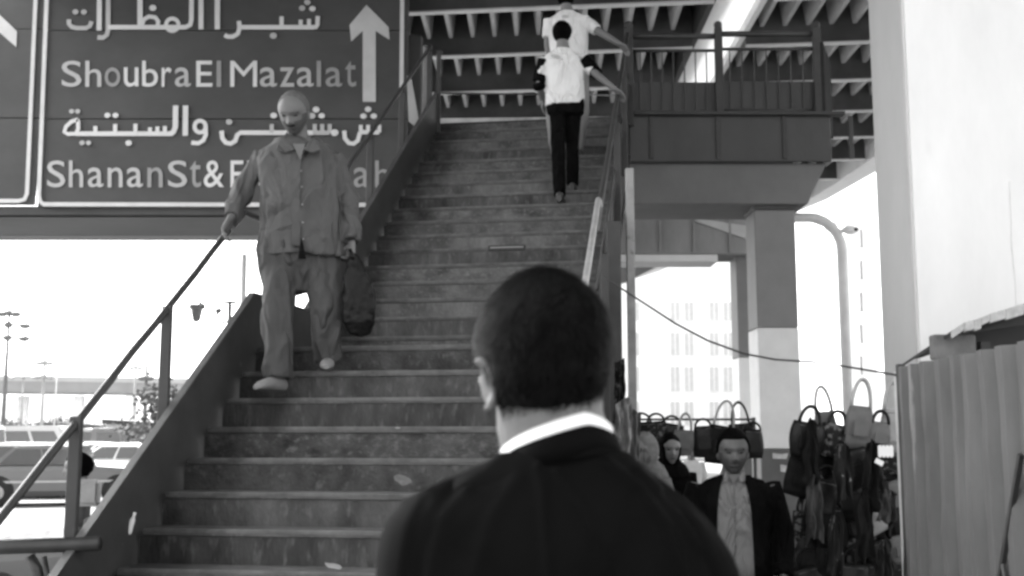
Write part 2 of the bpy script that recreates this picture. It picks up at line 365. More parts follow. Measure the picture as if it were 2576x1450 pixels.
MB().hexa([(a.x, PY, PZ - .1), (a.x + .04, PY, PZ - .1), (a.x + .32, PY + .7, PZ - .1), (a.x + .28, PY + .7, PZ - .1)],
          [(a.x, PY, at(2062, 105, PY).z), (a.x + .04, PY, at(2062, 105, PY).z), (a.x + .32, PY + .7, at(2062, 105, PY).z), (a.x + .28, PY + .7, at(2062, 105, PY).z)]).build('end_panel', M('end_panel_paint', .028, .95, var=.2, spec=.03), plat, bevel=.005)
# left end posts of the platform at the stair head
for px, pt, pb, ww in ((1074, 118, 330, .085), (1104, 132, 305, .05)):
    Yd = S(NT).y - .02; tz = at(px, pt, Yd); MB().bar((tz.x, Yd, PZ - .15), (tz.x, Yd, tz.z), ww, .05, up=(0, 1, 0)).build('end_post', m_string if ww < .06 else M('worn_post_paint', .16, .6, var=.3, scale=4), plat, bevel=.006)
    MB().ell((tz.x, Yd, tz.z), (.045, .04, .03)).build('post_cap', m_rail, plat, smooth=True)
q0 = S(NT).y + .1
MB().tube([at(1095, 235, q0), at(1570, 240, q0 + 2.9) ], .012, 6).build('rear_rail', m_rail, plat, smooth=True)
MB().poly([at(1023, 190, 12.5), at(1035, 200, 12.5), at(1053, 300, 12.5), at(1045, 318, 12.5), at(1028, 305, 12.5)], (0, .02, 0)).build('pale_fin', M('pale_fin_tone', .3, .6, var=.1), plat)  # pale fin added in place of the light gap between railing panels
# low rear kerb line with litter at the stair head
MB().bar(at(1095, 305, 15.2), at(1560, 300, 15.2), .06, .06).build('rear_kerb', M('pale_kerb', .45, .7, var=.3, scale=8), plat)

# ------------------------------------------------------------------ overpass decks
DZ = 8.6
left = thing('overpass_deck', 'dark steel overpass deck with ribbed underside above the stairs', 'overpass', (-2, 20, DZ))
GA = radians(6.0); gv = Vector((cos(GA), -sin(GA), 0))
seeds = [atz(1035, 35, DZ), atz(1110, 140, DZ), atz(1110, 237, DZ), atz(1110, 303, DZ)]
sp = (seeds[2].y - seeds[0].y) / 2
y00 = seeds[0].y + (seeds[0].x) * tan(GA)    # y at x = 0
XL_, XR_ = -7.5, 3.3
def girder(x0, x1, yc, parent):
    w0 = Vector((x0, yc - x0 * tan(GA), 0)); w1 = Vector((x1, yc - x1 * tan(GA), 0))
    MB().bar(w0 + UZ * (DZ + .42), w1 + UZ * (DZ + .42), .03, .80).build('girder', m_deck, parent)
    MB().bar(w0 + UZ * (DZ + .006), w1 + UZ * (DZ + .006), .13, .03).build('girder_flange', m_flange, parent)
for k in range(-7, 12): girder(XL_, XR_ if k < 6 else XR_ - .5, y00 + k * sp, left)
MB().box(((XL_ + XR_) / 2, 23.5, DZ + .95), (XR_ - XL_, 40, .25)).build('deck_plate', m_deckplate, left)
VPX = tan(radians(2.3))
xk = XL_ + .2
while xk < XR_ - .1:
    b = MB(); rings = []
    for yy in (3.6, 43.4):
        xo = (yy - 20) * VPX * .6
        rings.append([Vector((xk + xo - .10, yy, DZ + .83)), Vector((xk + xo - .035, yy, DZ + .36)), Vector((xk + xo + .035, yy, DZ + .36)), Vector((xk + xo + .10, yy, DZ + .83))])
    b.loft(rings); b.build('rib', m_rib, left); xk += .41
MB().box((XR_ + .05, 23.5, DZ + .62), (.1, 40, .9)).build('edge_beam', m_deckplate, left)
MB().box((XL_ - .05, 23.5, DZ + .62), (.1, 40, .9)).build('edge_beam', m_conc_l, left)
# right deck, curving off to the left
right = thing('overpass_deck', 'second ribbed overpass deck curving away to the left behind the white column', 'overpass', (7, 20, DZ))
E_ = [(3.5, 9.3), (10, 9.3), (20, 9.3), (27, 9.15), (31, 9.0), (35.5, 8.6), (40, 7.6), (44, 6.5), (48, 5.8), (51, 5.3), (60, 2.5), (75, -5), (90, -15)]
def edge_at(y, W=0):
    for (a, xa), (b, xb) in zip(E_, E_[1:]):
        if a <= y <= b: return xa + (xb - xa) * (y - a) / (b - a)
    return E_[-1][1]
LE = [(y, min(4.25, x - 5.3) if y > 20 else 4.25) for y, x in E_]
ys = [y for y, _ in E_]
top_ring = []; b = MB()
for i in range(len(ys) - 1):
    A = Vector((LE[i][1], ys[i], DZ + .83)); B = Vector((E_[i][1], ys[i], DZ + .83)); C = Vector((E_[i + 1][1], ys[i + 1], DZ + .83)); D = Vector((LE[i + 1][1], ys[i + 1], DZ + .83))
    b.hexa([A, B, C, D], [p + UZ * .25 for p in (A, B, C, D)])
b.build('deck_plate', m_deckplate, right)
b = MB()
for i in range(6, len(ys) - 1):
    A = Vector((LE[i][1], ys[i], DZ + .0)); B = Vector((E_[i][1], ys[i], DZ + .0)); C = Vector((E_[i + 1][1], ys[i + 1], DZ + .0)); D = Vector((LE[i + 1][1], ys[i + 1], DZ + .0))
    b.hexa([A, B, C, D], [p + UZ * .82 for p in (A, B, C, D)])
b.build('box_girder', m_deckplate, right)
b = MB()
for i in range(len(ys) - 1):
    for (X0, X1) in ((E_[i][1], E_[i + 1][1]),):
        b.hexa([(X0 - .02, ys[i], DZ - .05), (X0 + .25, ys[i], DZ + .15), (X1 + .25, ys[i + 1], DZ + .15), (X1 - .02, ys[i + 1], DZ - .05)],
               [(X0 - .02, ys[i], DZ + 1.1), (X0 + .25, ys[i], DZ + 1.7), (X1 + .25, ys[i + 1], DZ + 1.7), (X1 - .02, ys[i + 1], DZ + 1.1)])
b.build('fascia_beam', m_conc_l, right)
b = MB()
for i in range(3, len(ys) - 4):
    X0, X1 = E_[i][1], E_[i + 1][1]
    b.hexa([(X0 + .0, ys[i], DZ + .02), (X0 + 1.5, ys[i], DZ + .5), (X1 + 1.5, ys[i + 1], DZ + .5), (X1 + .0, ys[i + 1], DZ + .02)],
           [(X0 + .0, ys[i], DZ + .2), (X0 + 1.5, ys[i], DZ + .7), (X1 + 1.5, ys[i + 1], DZ + .7), (X1 + .0, ys[i + 1], DZ + .2)])
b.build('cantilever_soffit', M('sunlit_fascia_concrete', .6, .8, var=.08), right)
for k in range(-7, 22):
    yc = y00 + k * sp
    x1 = edge_at(min(max(yc - .7, -5), 85)); x0 = 4.25 if yc < 30 else max(x1 - 5.2, -12)
    if yc > 39: break
    girder(x0, x1 - .05, yc, right)
for k in range(13):
    b = MB(); rings = []
    for yy in (3.6, 10, 20, 27, 31, 35.5, 40):
        xo = 4.55 + k * .41 + (yy - 20) * VPX * .6 - (9.3 - edge_at(yy)) * .9
        rings.append([Vector((xo - .10, yy, DZ + .83)), Vector((xo - .035, yy, DZ + .36)), Vector((xo + .035, yy, DZ + .36)), Vector((xo + .10, yy, DZ + .83))])
    b.loft(rings); b.build('rib', m_rib, right)
MB().box((4.2, 17, DZ + .62), (.1, 26, .9)).build('edge_beam', m_conc_l, right)
m_med = M('glow_through_sheet', .75, .8, var=.04)  # sheet made up, translucent so daylight gives the strip its brightness
_n = m_med.node_tree.nodes; _l = m_med.node_tree.links; _t = _n.new('ShaderNodeBsdfTranslucent'); _x = _n.new('ShaderNodeMixShader'); _x.inputs[0].default_value = .5; _t.inputs[0].default_value = (.6, .6, .6, 1)
_l.new(_n['Principled BSDF'].outputs[0], _x.inputs[1]); _l.new(_t.outputs[0], _x.inputs[2]); _l.new(_x.outputs[0], _n['Material Output'].inputs[0])
med = thing('glow_strip', 'made-up translucent strip glowing with daylight between the two overpass decks', 'slab', (3.5, 20, DZ + 1.3))
for k in range(9):
    MB().box((3.78, 6 + k * 5.0, DZ + .35), (.86, 4.98, .03)).build('glow_strip_segment', m_med, med)

# ------------------------------------------------------------------ columns and beams on the right
def column(label, px0, px1, Yf, dep, ytop, bands, mats, cap=None):
    x0 = at(px0, 900, Yf).x; x1 = at(px1, 900, Yf).x; zt = at((px0 + px1) / 2, ytop, Yf).z
    c = thing('column', label, 'column', ((x0 + x1) / 2, Yf + dep / 2, 0))
    zs = [zt] + [at((px0 + px1) / 2, y, Yf).z for y in bands] + [0.06]
    for i in range(len(zs) - 1):
        MB().box(((x0 + x1) / 2, Yf + dep / 2, (zs[i] + zs[i + 1]) / 2), (x1 - x0 + .003 * i, dep + .003 * i, zs[i] - zs[i + 1] - .002)).build('shaft' if i == 0 else 'painted_band', mats[i], c, bevel=.012)
    if cap: MB().box(((x0 + x1) / 2, Yf + dep / 2, zt + .06), ((x1 - x0) + cap, dep + cap, .12)).build('capital', m_conc_d, c, bevel=.02)
    return c
colA = column('square pier with dark, pale and dark painted bands under the platform beam', 1908, 2012, 12.62, .5, 528, (825, 1130), (m_colup, m_collight, m_coldark), cap=.04)
colB = column('thinner looking rear pier with pale lower half beside the banded pier', 1858, 1930, 17.3, .5, 640, (900, 1130), (m_colup, M('pale_rear_paint', .75, .7, var=.05), m_coldark), cap=.06)
# rear cross beam
bx0 = at(1500, 600, 17.1).x; bx1 = at(1903, 600, 17.1).x; z1 = at(1700, 512, 17.1).z; z0 = at(1700, 640, 17.1).z
rb = thing('cross_beam', 'stained concrete cross beam spanning to the rear pier', 'beam', ((bx0 + bx1) / 2, 17.5, z0))
MB().box(((bx0 + bx1) / 2, 17.5, (z0 + z1) / 2), (bx1 - bx0, .8, z1 - z0)).build('beam', m_conc, rb, bevel=.02)
MB().box(((bx0 + bx1) / 2 - .3, 17.42, z0 - .055), (bx1 - bx0 - .6, .6, .11)).build('soffit_strip', m_conc_l, rb, bevel=.01)
MB().poly([at(1720, 545, 17.07), at(1905, 572, 17.07), at(1905, 610, 17.07), at(1830, 585, 17.07)], (0, .03, 0)).build('beam_haunch', M('haunch_concrete', .42, .8, var=.1), rb)
for px in (1660, 1745, 1835):
    a = at(px, 515, 17.06); MB().box((a.x, 17.08, (z0 + z1) / 2), (.03, .03, z1 - z0 - .05)).build('formwork_ridge', m_conc, rb)
# big white column
wx0 = at(2300, 700, 8.0).x
wc = thing('white_column', 'massive whitewashed column rising behind the corrugated fence', 'column', (wx0 + .65, 8.4, 0))
MB().box((wx0 - .004, 8.36, 5.0), (.012, .70, 9.98)).build('shaded_side_face', M('shade_grey_side', .40, .8, var=.10, scale=1.2, bump=.15, stretch=(1, 1, .4)), wc)  # grey tone paints in the shade on the column's left side
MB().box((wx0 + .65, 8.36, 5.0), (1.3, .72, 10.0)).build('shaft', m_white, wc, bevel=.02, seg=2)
for i, (dx, z0_, z1_) in enumerate(((.72, 2.2, 3.4),)):
    p = MB(); pts = [Vector((wx0 + dx + random.uniform(-.012, .012), 7.9965, z0_ + (z1_ - z0_) * k / 8)) for k in range(9)]
    p.tube(pts, [.002 + .002 * sin(k) ** 2 for k in range(9)], 5); p.build('crack', M('crack_shade', .70, .9), wc)
# curved portal pole, lamp and pale tower beyond the gap
pp = thing('lamp_post', 'grey hooked lamp post beside the banded pier against the sky', 'lamp post', (at(2128, 900, 26).x, 26, 0))
zt = at(2040, 548, 26).z; xv = at(2124, 800, 26).x
pts = [Vector((at(1985, 548, 26).x, 26, zt)), Vector((at(2040, 548, 26).x, 26, zt))]
for k in range(1, 7):
    a = pi / 2 * k / 6; R = .75; pts.append(Vector((xv - R + R * sin(a), 26, zt - R + R * cos(a))))
pts.append(Vector((xv, 26, 0)))
MB().tube(pts, [.12] * 2 + [.13] * 6 + [.12], 10, ref=(0, 1, 0)).build('pole', M('hazed_pole_paint', .6, .6, var=.08), pp, smooth=True)  # pole colour lightened to stand in for haze
lp = at(2140, 577, 25.8)
MB().ell((lp.x, 25.9, lp.z), (.2, .12, .1)).build('lamp_head', m_white, pp, smooth=True)
MB().ell((lp.x + .13, 25.85, lp.z + .0), (.07, .1, .05)).build('lamp_lens', m_glass, pp, smooth=True)

# ------------------------------------------------------------------ far buildings
def building(label, px0, px1, ytop, Y, dep, cols, rows, wsz, wall, win):
    x0 = at(px0, 900, Y).x; x1 = at(px1, 900, Y).x; h = at((px0 + px1) / 2, ytop, Y).z
    b = thing('building', label, 'building', ((x0 + x1) / 2, Y + dep / 2, 0))
    MB().box(((x0 + x1) / 2, Y + dep / 2, h / 2), (x1 - x0, dep, h)).build('wall', wall, b)
    MB().box(((x0 + x1) / 2, Y + dep / 2, h + .2), (x1 - x0 + .5, dep + .5, .4)).build('parapet', wall, b)
    for cx_ in cols:
        for (cy_, hh) in rows:
            c = at(cx_, cy_, Y); f = MB(); f.box((c.x, Y - .02, c.z), (wsz * 1.12, .12, hh * 1.06)); fo = f.build('window', wall, b)
            MB().box((c.x, Y - .06, c.z), (wsz, .06, hh)).build('pane', win, fo)
            MB().box((c.x, Y - .1, c.z), (.06, .04, hh)).build('mullion', wall, fo)
    return b
m_bwall = M('hazed_plaster', .8, .8, var=.03); m_bwin = M('hazed_window_glass', .5, .4, var=.1)  # walls and panes lightened in colour to stand for distance haze
building('pale apartment block with five columns of tall windows behind the piers', 1560, 1856, 640, 80, 14, (1597, 1698, 1733, 1796, 1831), ((784, 1.3), (866, 1.6), (954, 1.7), (1040, 1.6)), .62, m_bwall, m_bwin)
building('pale tower block seen in the gap left of the white column', 2140, 2205, 545, 120, 14, (2155, 2178), ((600, 1.8), (680, 1.8), (760, 1.8), (840, 1.8), (920, 1.8)), 1.1, m_bwall, M('very_pale_window', .65, .4, var=.1))

# ------------------------------------------------------------------ gantry with road signs
SGY = 17.0
def c2(x, y): return (x / 2.4, y / 2.4)          # traced sheet -> picture coordinates
def onsign(x, y, off=0): px, py = c2(x, y); return at(px, py, SGY - off)
gan = thing('sign_gantry', 'dark horizontal gantry beam carrying the road signs', 'gantry', at(300, 560, SGY + .3))
for (y0, y1, yo, mt) in ((1236, 1296, 0, m_conc_d), (1306, 1420, -.06, M('gantry_beam_paint', .07, .6, var=.2, scale=1, stretch=(.4, 1, 3)))):
    a = onsign(-900, y0); b_ = onsign(2450, y1)
    MB().box(((a.x + b_.x) / 2, SGY + .35 + yo, (a.z + b_.z) / 2), (b_.x - a.x, .5, a.z - b_.z)).build('gantry_beam', mt, gan, bevel=.015)
a = onsign(-900, 1296); b_ = onsign(2450, 1306)
MB().box(((a.x + b_.x) / 2, SGY + .4, (a.z + b_.z) / 2), (b_.x - a.x, .3, a.z - b_.z + .01)).build('gantry_web', m_deckplate, gan)
lx = onsign(-900, 1300).x
MB().box((lx - .1, SGY + .35, 3.5), (.3, .3, 7.0)).build('gantry_leg', m_conc_d, gan, bevel=.02)
MB().box((onsign(2470, 1300).x, SGY + .65, 4), (.25, .25, 8.0)).build('gantry_leg', m_conc_d, gan, bevel=.02)

def sign(label, xl0, xr0, ybot, seams):
    a = onsign(xl0, ybot); b_ = onsign(xr0, ybot); s_ = thing('road_sign', label, 'road sign', ((a.x + b_.x) / 2, SGY, a.z))
    zs = [a.z] + [onsign(xl0, y).z for y in seams] + [onsign(xl0, -500).z]
    for i in range(len(zs) - 1):
        MB().box(((a.x + b_.x) / 2, SGY + .04, (zs[i] + zs[i + 1]) / 2), (b_.x - a.x, .06 + .008 * (i % 2), zs[i + 1] - zs[i] - .012)).build('sign_panel', m_sign, s_, bevel=.005)
    MB().box(((a.x + b_.x) / 2, SGY + .12, (zs[0] + zs[-1]) / 2), (b_.x - a.x - .1, .06, zs[-1] - zs[0] - .05)).build('backing_frame', m_deckplate, s_)
    return s_
sgR = sign('large dark road sign reading Shoubra El Mazalat with Arabic lettering and arrow', 222, 2452, 1252, (718, 183))
sgL = sign('neighbouring road sign at the left edge showing part of an arrow', -900, 205, 1240, (712, 175))
_fc = {}
def stroke(pts, wd, parent, mat, name='arabic_stroke', off=.012):
    """thick flat stroke with round joints, lying on the sign face"""
    _fc['n'] = _fc.get('n', 0) + 1; off += .0007 * (_fc['n'] % 90)
    k = wd / 2; b = MB(); P = [onsign(x, y, off) for x, y in pts]; r = k / 2.4 / CF * SGY * 1.02
    n = len(P); L = []; Rr = []
    for i in range(n):
        t = (P[min(i + 1, n - 1)] - P[max(i - 1, 0)]).normalized(); nn = Vector((-t.z, 0, t.x)); L.append(P[i] + nn * r); Rr.append(P[i] - nn * r)
    for i in range(n - 1):
        b.poly([L[i], L[i + 1], Rr[i + 1], Rr[i]], (0, .012, 0))
    return b.build(name, mat, parent)
def dot(x, y, r, parent, mat):
    _fc['n'] = _fc.get('n', 0) + 1; c = onsign(x, y, .012 + .0007 * (_fc['n'] % 90)); R = r / 2.4 / CF * SGY
    MB().poly([c + Vector((cos(a * pi / 4 + .3) * R * 1.15, 0, sin(a * pi / 4 + .3) * R)) for a in range(8)], (0, .012, 0)).build('arabic_dot', mat, parent)
def arc(cx_, cy_, rx, ry, a0, a1, n=8):
    return [(cx_ + rx * cos(radians(a0 + (a1 - a0) * k / n)), cy_ - ry * sin(radians(a0 + (a1 - a0) * k / n))) for k in range(n + 1)]
W2, W3 = m_sign2, m_sign3
# line 1
stroke([(416, 118), (416, 145), (432, 163), (460, 170), (520, 170), (542, 158), (552, 130)], 27, sgR, W3)
dot(455, 72, 17, sgR, W3); dot(506, 73, 17, sgR, W3)
stroke([(602, -260), (598, 184)], 30, sgR, W2); stroke([(655, -260), (652, 180), (645, 212), (622, 228), (588, 226)], 28, sgR, W3)
stroke([(652, 165), (1120, 165)], 28, sgR, W2)
stroke([(845, -260), (845, 165)], 32, sgR, W2); stroke([(858, 150), (868, 118), (900, 100), (938, 106), (955, 130), (950, 160)], 26, sgR, W2); dot(922, 48, 20, sgR, W2)
stroke(arc(1040, 150, 38, 38, 0, 360, 14), 24, sgR, W2)
stroke([(1072, 165), (1120, 165), (1148, 150), (1155, 120), (1158, -260)], 28, sgR, W2); stroke([(1215, -260), (1213, 177)], 30, sgR, W2)
stroke([(1312, -260), (1312, 177)], 32, sgR, W2)
stroke([(1442, 128), (1446, 170), (1435, 205), (1405, 222), (1375, 222), (1356, 212)], 27, sgR, W2)
stroke([(1440, 165), (1900, 165)], 28, sgR, W2); stroke([(1700, 100), (1700, 165)], 26, sgR, W2); dot(1650, 216, 20, sgR, W3)
stroke([(1815, 120), (1815, 165)], 24, sgR, W2); stroke([(1865, 115), (1865, 165)], 24, sgR, W2); stroke([(1918, 98), (1916, 150), (1900, 170)], 26, sgR, W2)
dot(1855, 14, 18, sgR, W3); dot(1824, 50, 18, sgR, W3); dot(1886, 53, 18, sgR, W2)
# line 2
stroke([(470, 722), (430, 735), (398, 765), (388, 798), (410, 810), (455, 808), (472, 780), (470, 722)], 24, sgR, W2)
dot(432, 673, 15, sgR, W3); dot(468, 673, 15, sgR, W3)
stroke([(455, 808), (1045, 808)], 28, sgR, W2)
for x, y in ((575, 762), (695, 750), (817, 748), (905, 770), (950, 765), (995, 762)): stroke([(x, y), (x, 808)], 24, sgR, W2)
for x, y in ((495, 863), (534, 863)): dot(x, y, 15, sgR, W3)
dot(648, 697, 17, sgR, W2); dot(697, 697, 17, sgR, W2); dot(776, 864, 18, sgR, W2)
stroke([(1060, 638), (1058, 770), (1045, 800), (1025, 808)], 32, sgR, W2); stroke([(1120, 638), (1118, 820)], 32, sgR, W2)
stroke(arc(1208, 765, 34, 36, -40, 320, 12) , 25, sgR, W2); stroke([(1240, 775), (1242, 815), (1228, 848), (1198, 866), (1155, 862)], 26, sgR, W2)
stroke([(1338, 790), (1342, 835), (1362, 862), (1392, 868), (1420, 852), (1432, 815), (1450, 802), (1890, 802)], 28, sgR, W2)
dot(1383, 737, 18, sgR, W3); dot(1652, 698, 19, sgR, W2)
for x in (1640, 1900, 1945, 1990): stroke([(x, 750), (x, 802)], 24, sgR, W3)
stroke([(1890, 802), (1990, 802)], 26, sgR, W3)
dot(1908, 662, 19, sgR, W2); dot(1884, 700, 19, sgR, W3); dot(1942, 700, 18, sgR, W2); dot(2020, 802, 22, sgR, W2)
stroke([(2078, 790), (2082, 835), (2105, 864), (2135, 868), (2160, 850), (2172, 805), (2190, 798), (2290, 800)], 26, sgR, W2)
for x in (2178, 2222, 2290): stroke([(x, 755), (x, 800)], 23, sgR, W2)
dot(2222, 660, 18, sgR, W2); dot(2194, 702, 18, sgR, W2); dot(2256, 702, 18, sgR, W2)
# latin letters, each fitted to its own box on the panel
def glyph(ch):
    if ('g', ch) in _fc: return _fc[('g', ch)]
    cu = bpy.data.curves.new('t', 'FONT'); cu.body = ch; cu.extrude = .0; cu.resolution_u = 4; cu.offset = .005
    cu.offset = 0 if ch == 'M' else .005
    o = bpy.data.objects.new('t', cu); COL.objects.link(o); bpy.context.view_layer.update(); dg = bpy.context.evaluated_depsgraph_get()
    me = bpy.data.meshes.new_from_object(o.evaluated_get(dg), depsgraph=dg); bpy.data.objects.remove(o)
    V = [v.co.copy() for v in me.vertices]; F = [tuple(p.vertices) for p in me.polygons]; _fc[('g', ch)] = (V, F); return V, F
def letter(ch, x0, x1, y0, y1, parent, mat):
    V, F = glyph(ch); ax = min(v.x for v in V); bx = max(v.x for v in V); ay = min(v.y for v in V); by = max(v.y for v in V)
    P = [onsign(x0 + (v.x - ax) / (bx - ax) * (x1 - x0), y1 + (v.y - ay) / (by - ay) * (y0 - y1), .014) for v in V]
    b = MB(); b.add(P, F); o = b.build('letter', mat, parent); return o
BL, CT, XT = 525, 368, 408
for ch, x0, x1, mt in (('S', 372, 492, W3), ('h', 515, 612, W3), ('o', 632, 726, m_sign4), ('u', 748, 836, W2), ('b', 858, 954, W2), ('r', 976, 1035, W2), ('a', 1056, 1152, m_sign3),
                       ('E', 1185, 1282, W2), ('l', 1308, 1335, m_sign4), ('M', 1390, 1552, W2), ('a', 1568, 1672, m_sign3), ('z', 1690, 1776, m_sign3), ('a', 1792, 1894, m_sign3), ('l', 1912, 1938, m_sign4), ('a', 1966, 2066, m_sign4), ('t', 2084, 2150, m_sign4)):
    letter(ch, x0, x1, CT if ch in 'ShbElMt' else XT, BL, sgR, mt)
BL, CT, XT = 1132, 970, 1012
for ch, x0, x1, mt in (('S', 284, 394, W3), ('h', 416, 502, W3), ('a', 530, 624, W3), ('n', 650, 740, m_sign3), ('a', 766, 862, m_sign3), ('n', 890, 982, m_sign4), ('S', 1014, 1130, m_sign3), ('t', 1146, 1214, m_sign4), ('&', 1230, 1352, W2),
                       ('E', 1392, 1470, W2), ('l', 1492, 1516, W3), ('S', 1560, 1660, W3), ('a', 1680, 1770, W3), ('b', 1792, 1880, W3), ('t', 1896, 1956, W3), ('i', 1980, 2004, W3), ('a', 2135, 2230, m_sign4), ('h', 2265, 2350, m_sign4)):
    letter(ch, x0, x1, CT if ch in 'ShblEti&' else XT, BL, sgR, mt)
def spoly(pts, parent, mat, name): MB().poly([onsign(x, y, .012) for x, y in pts], (0, .012, 0)).build(name, mat, parent)
spoly([(2213, 30), (2110, 152), (2120, 250), (2190, 186), (2190, 615), (2268, 615), (2268, 186), (2352, 240), (2346, 165)], sgR, M('arrow_paint', .6, .5, var=.1), 'arrow')
spoly([(0, 92), (-100, -10), (-100, 90), (0, 200), (98, 285), (102, 190)], sgL, M('arrow_paint', .6, .5, var=.1), 'arrow')
stroke([(300, -480), (233, 1180), (240, 1215), (262, 1234), (2380, 1238), (2408, 1215), (2418, 1180), (2432, -480)], 25, sgR, M('border_paint', .68, .5, var=.1), 'border')
stroke([(-860, 1210), (110, 1214), (146, 1205), (162, 1170), (235, -480)], 24, sgL, M('border_paint', .68, .5, var=.1), 'border')

# ------------------------------------------------------------------ left background: flyover, lamps, cars
fl = thing('flyover', 'distant pale road bridge crossing behind the car park on the left', 'bridge', (-60, 150, 0))
a = at(-300, 958, 150); b_ = at(760, 972, 160)
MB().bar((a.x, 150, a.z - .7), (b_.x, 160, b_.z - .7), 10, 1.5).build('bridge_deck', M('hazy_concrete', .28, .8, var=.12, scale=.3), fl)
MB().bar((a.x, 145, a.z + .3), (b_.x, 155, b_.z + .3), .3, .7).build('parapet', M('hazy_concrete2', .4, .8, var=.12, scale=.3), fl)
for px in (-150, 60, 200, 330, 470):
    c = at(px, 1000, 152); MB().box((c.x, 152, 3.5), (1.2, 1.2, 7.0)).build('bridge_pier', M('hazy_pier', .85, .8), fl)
def mast(label, px, ytop, Y, arms, r, mat, grp='lamp masts in the car park'):
    t = thing('lamp_mast', label, 'lamp post', (at(px, 1000, Y).x, Y, 0), grp); tp = at(px, ytop, Y)
    MB().tube([(tp.x, Y, 0), (tp.x, Y, tp.z * .5), (tp.x, Y, tp.z)], [r * 1.5, r * 1.1, r * .6], 8).build('pole', mat, t, smooth=True)
    for ya, half in arms:
        z = at(px, ya, Y).z
        MB().bar((tp.x - half, Y, z), (tp.x + half, Y, z), .1, .08).build('cross_arm', mat, t)
        for s in (-1, 1):
            MB().ell((tp.x + s * half, Y - .05, z - .05), (.25, .2, .14)).build('lamp_head', mat, t, smooth=True)
        MB().ell((tp.x, Y - .05, z), (.2, .2, .15)).build('lamp_head', mat, t, smooth=True)
    return t
mp1 = M('mast_paint', .12, .6); mp2 = M('mast_paint_pale', .3, .6)
mast('tall mast with three tiers of lamps at the far left', 24, 785, 50, ((788, .3), (818, .75), (850, .75)), .09, mp1)
mast('shorter double tier mast standing right of the tallest one', 114, 886, 62, ((912, .25), (948, .35)), .1, mp2)
mast('slim dark mast between the handrail posts', 371, 882, 60, ((950, .2),), .1, mp1)
mast('faint thin mast left of the slim dark one', 342, 910, 80, ((925, .3),), .08, mp2)
mast('very faint mast behind the handrail centre', 60, 935, 90, ((950, .9),), .08, mp2)
# ornate lamp posts near the stringer
ol = thing('street_lamp', 'tall pale lamp post with arched arm and hanging lantern behind the stringer', 'street lamp', (at(606, 900, 22).x, 22, 0))
xp = at(606, 900, 22).x; MB().tube([(xp, 22, 0), (xp, 22, at(606, 640, 22).z)], [.09, .06], 8).build('pole', m_white, ol, smooth=True)
zt = at(606, 722, 22).z; xa = at(497, 722, 22).x
MB().tube([Vector((xp + (xa - xp) * k / 10, 22, zt + .25 * sin(pi * k / 10))) for k in range(11)], .012, 6).build('arm', mp2, ol, smooth=True)
lz = at(497, 760, 22).z
MB().tube([(xa, 22, zt), (xa, 22, lz)], .008, 5).build('hanger', mp2, ol)
rings = []
for dz, r in ((.05, .02), (0, .08), (-.06, .17), (-.13, .17), (-.15, .12), (-.36, .08), (-.4, .03)): rings.append([Vector((xa + r * cos(pi * k / 3), 22 + r * sin(pi * k / 3), lz + dz)) for k in range(6)])
MB().loft(rings).build('lantern', M('lantern_metal', .1, .5), ol)
o2 = thing('street_lamp', 'dark branching lamp post with upturned bracket beside the stringer', 'street lamp', (at(574, 900, 20).x, 20, 0))
x2 = at(574, 900, 20).x; z2 = at(574, 765, 20).z
MB().tube([(x2, 20, 0), (x2, 20, z2)], [.06, .035], 8).build('pole', mp1, o2, smooth=True)
MB().box((x2, 20, z2 + .03), (.22, .12, .04)).build('top_plate', mp1, o2)
for s in (-1, 1):
    MB().tube([(x2, 20, z2 - .3), (x2 + s * .1, 20, z2 - .34), (x2 + s * .18, 20, z2 - .26), (x2 + s * .24, 20, z2 - .12), (x2 + s * .2, 20, z2 - .1)], .025, 6).build('bracket', mp1, o2, smooth=True)
    MB().ell((x2 + s * .2, 20, z2 - .12), (.06, .06, .05)).build('lamp_cup', mp1, o2, smooth=True)
f2 = thing('floodlight', 'small floodlight on a thin bent pole above the parked cars', 'lamp', (at(140, 1000, 70).x, 70, 0))
tp = at(98, 802, 70); xb = at(140, 1000, 70).x
MB().tube([(xb, 70, 0), (xb, 70, tp.z - .4), (xb - .3, 70, tp.z), (tp.x + .3, 70, tp.z)], .035, 6, ref=(0, 1, 0)).build('pole', M('white_pole', .85, .6), f2, smooth=True)
MB().box((tp.x, 70, tp.z), (.6, .3, .15)).build('lamp_head', mp1, f2, bevel=.03)

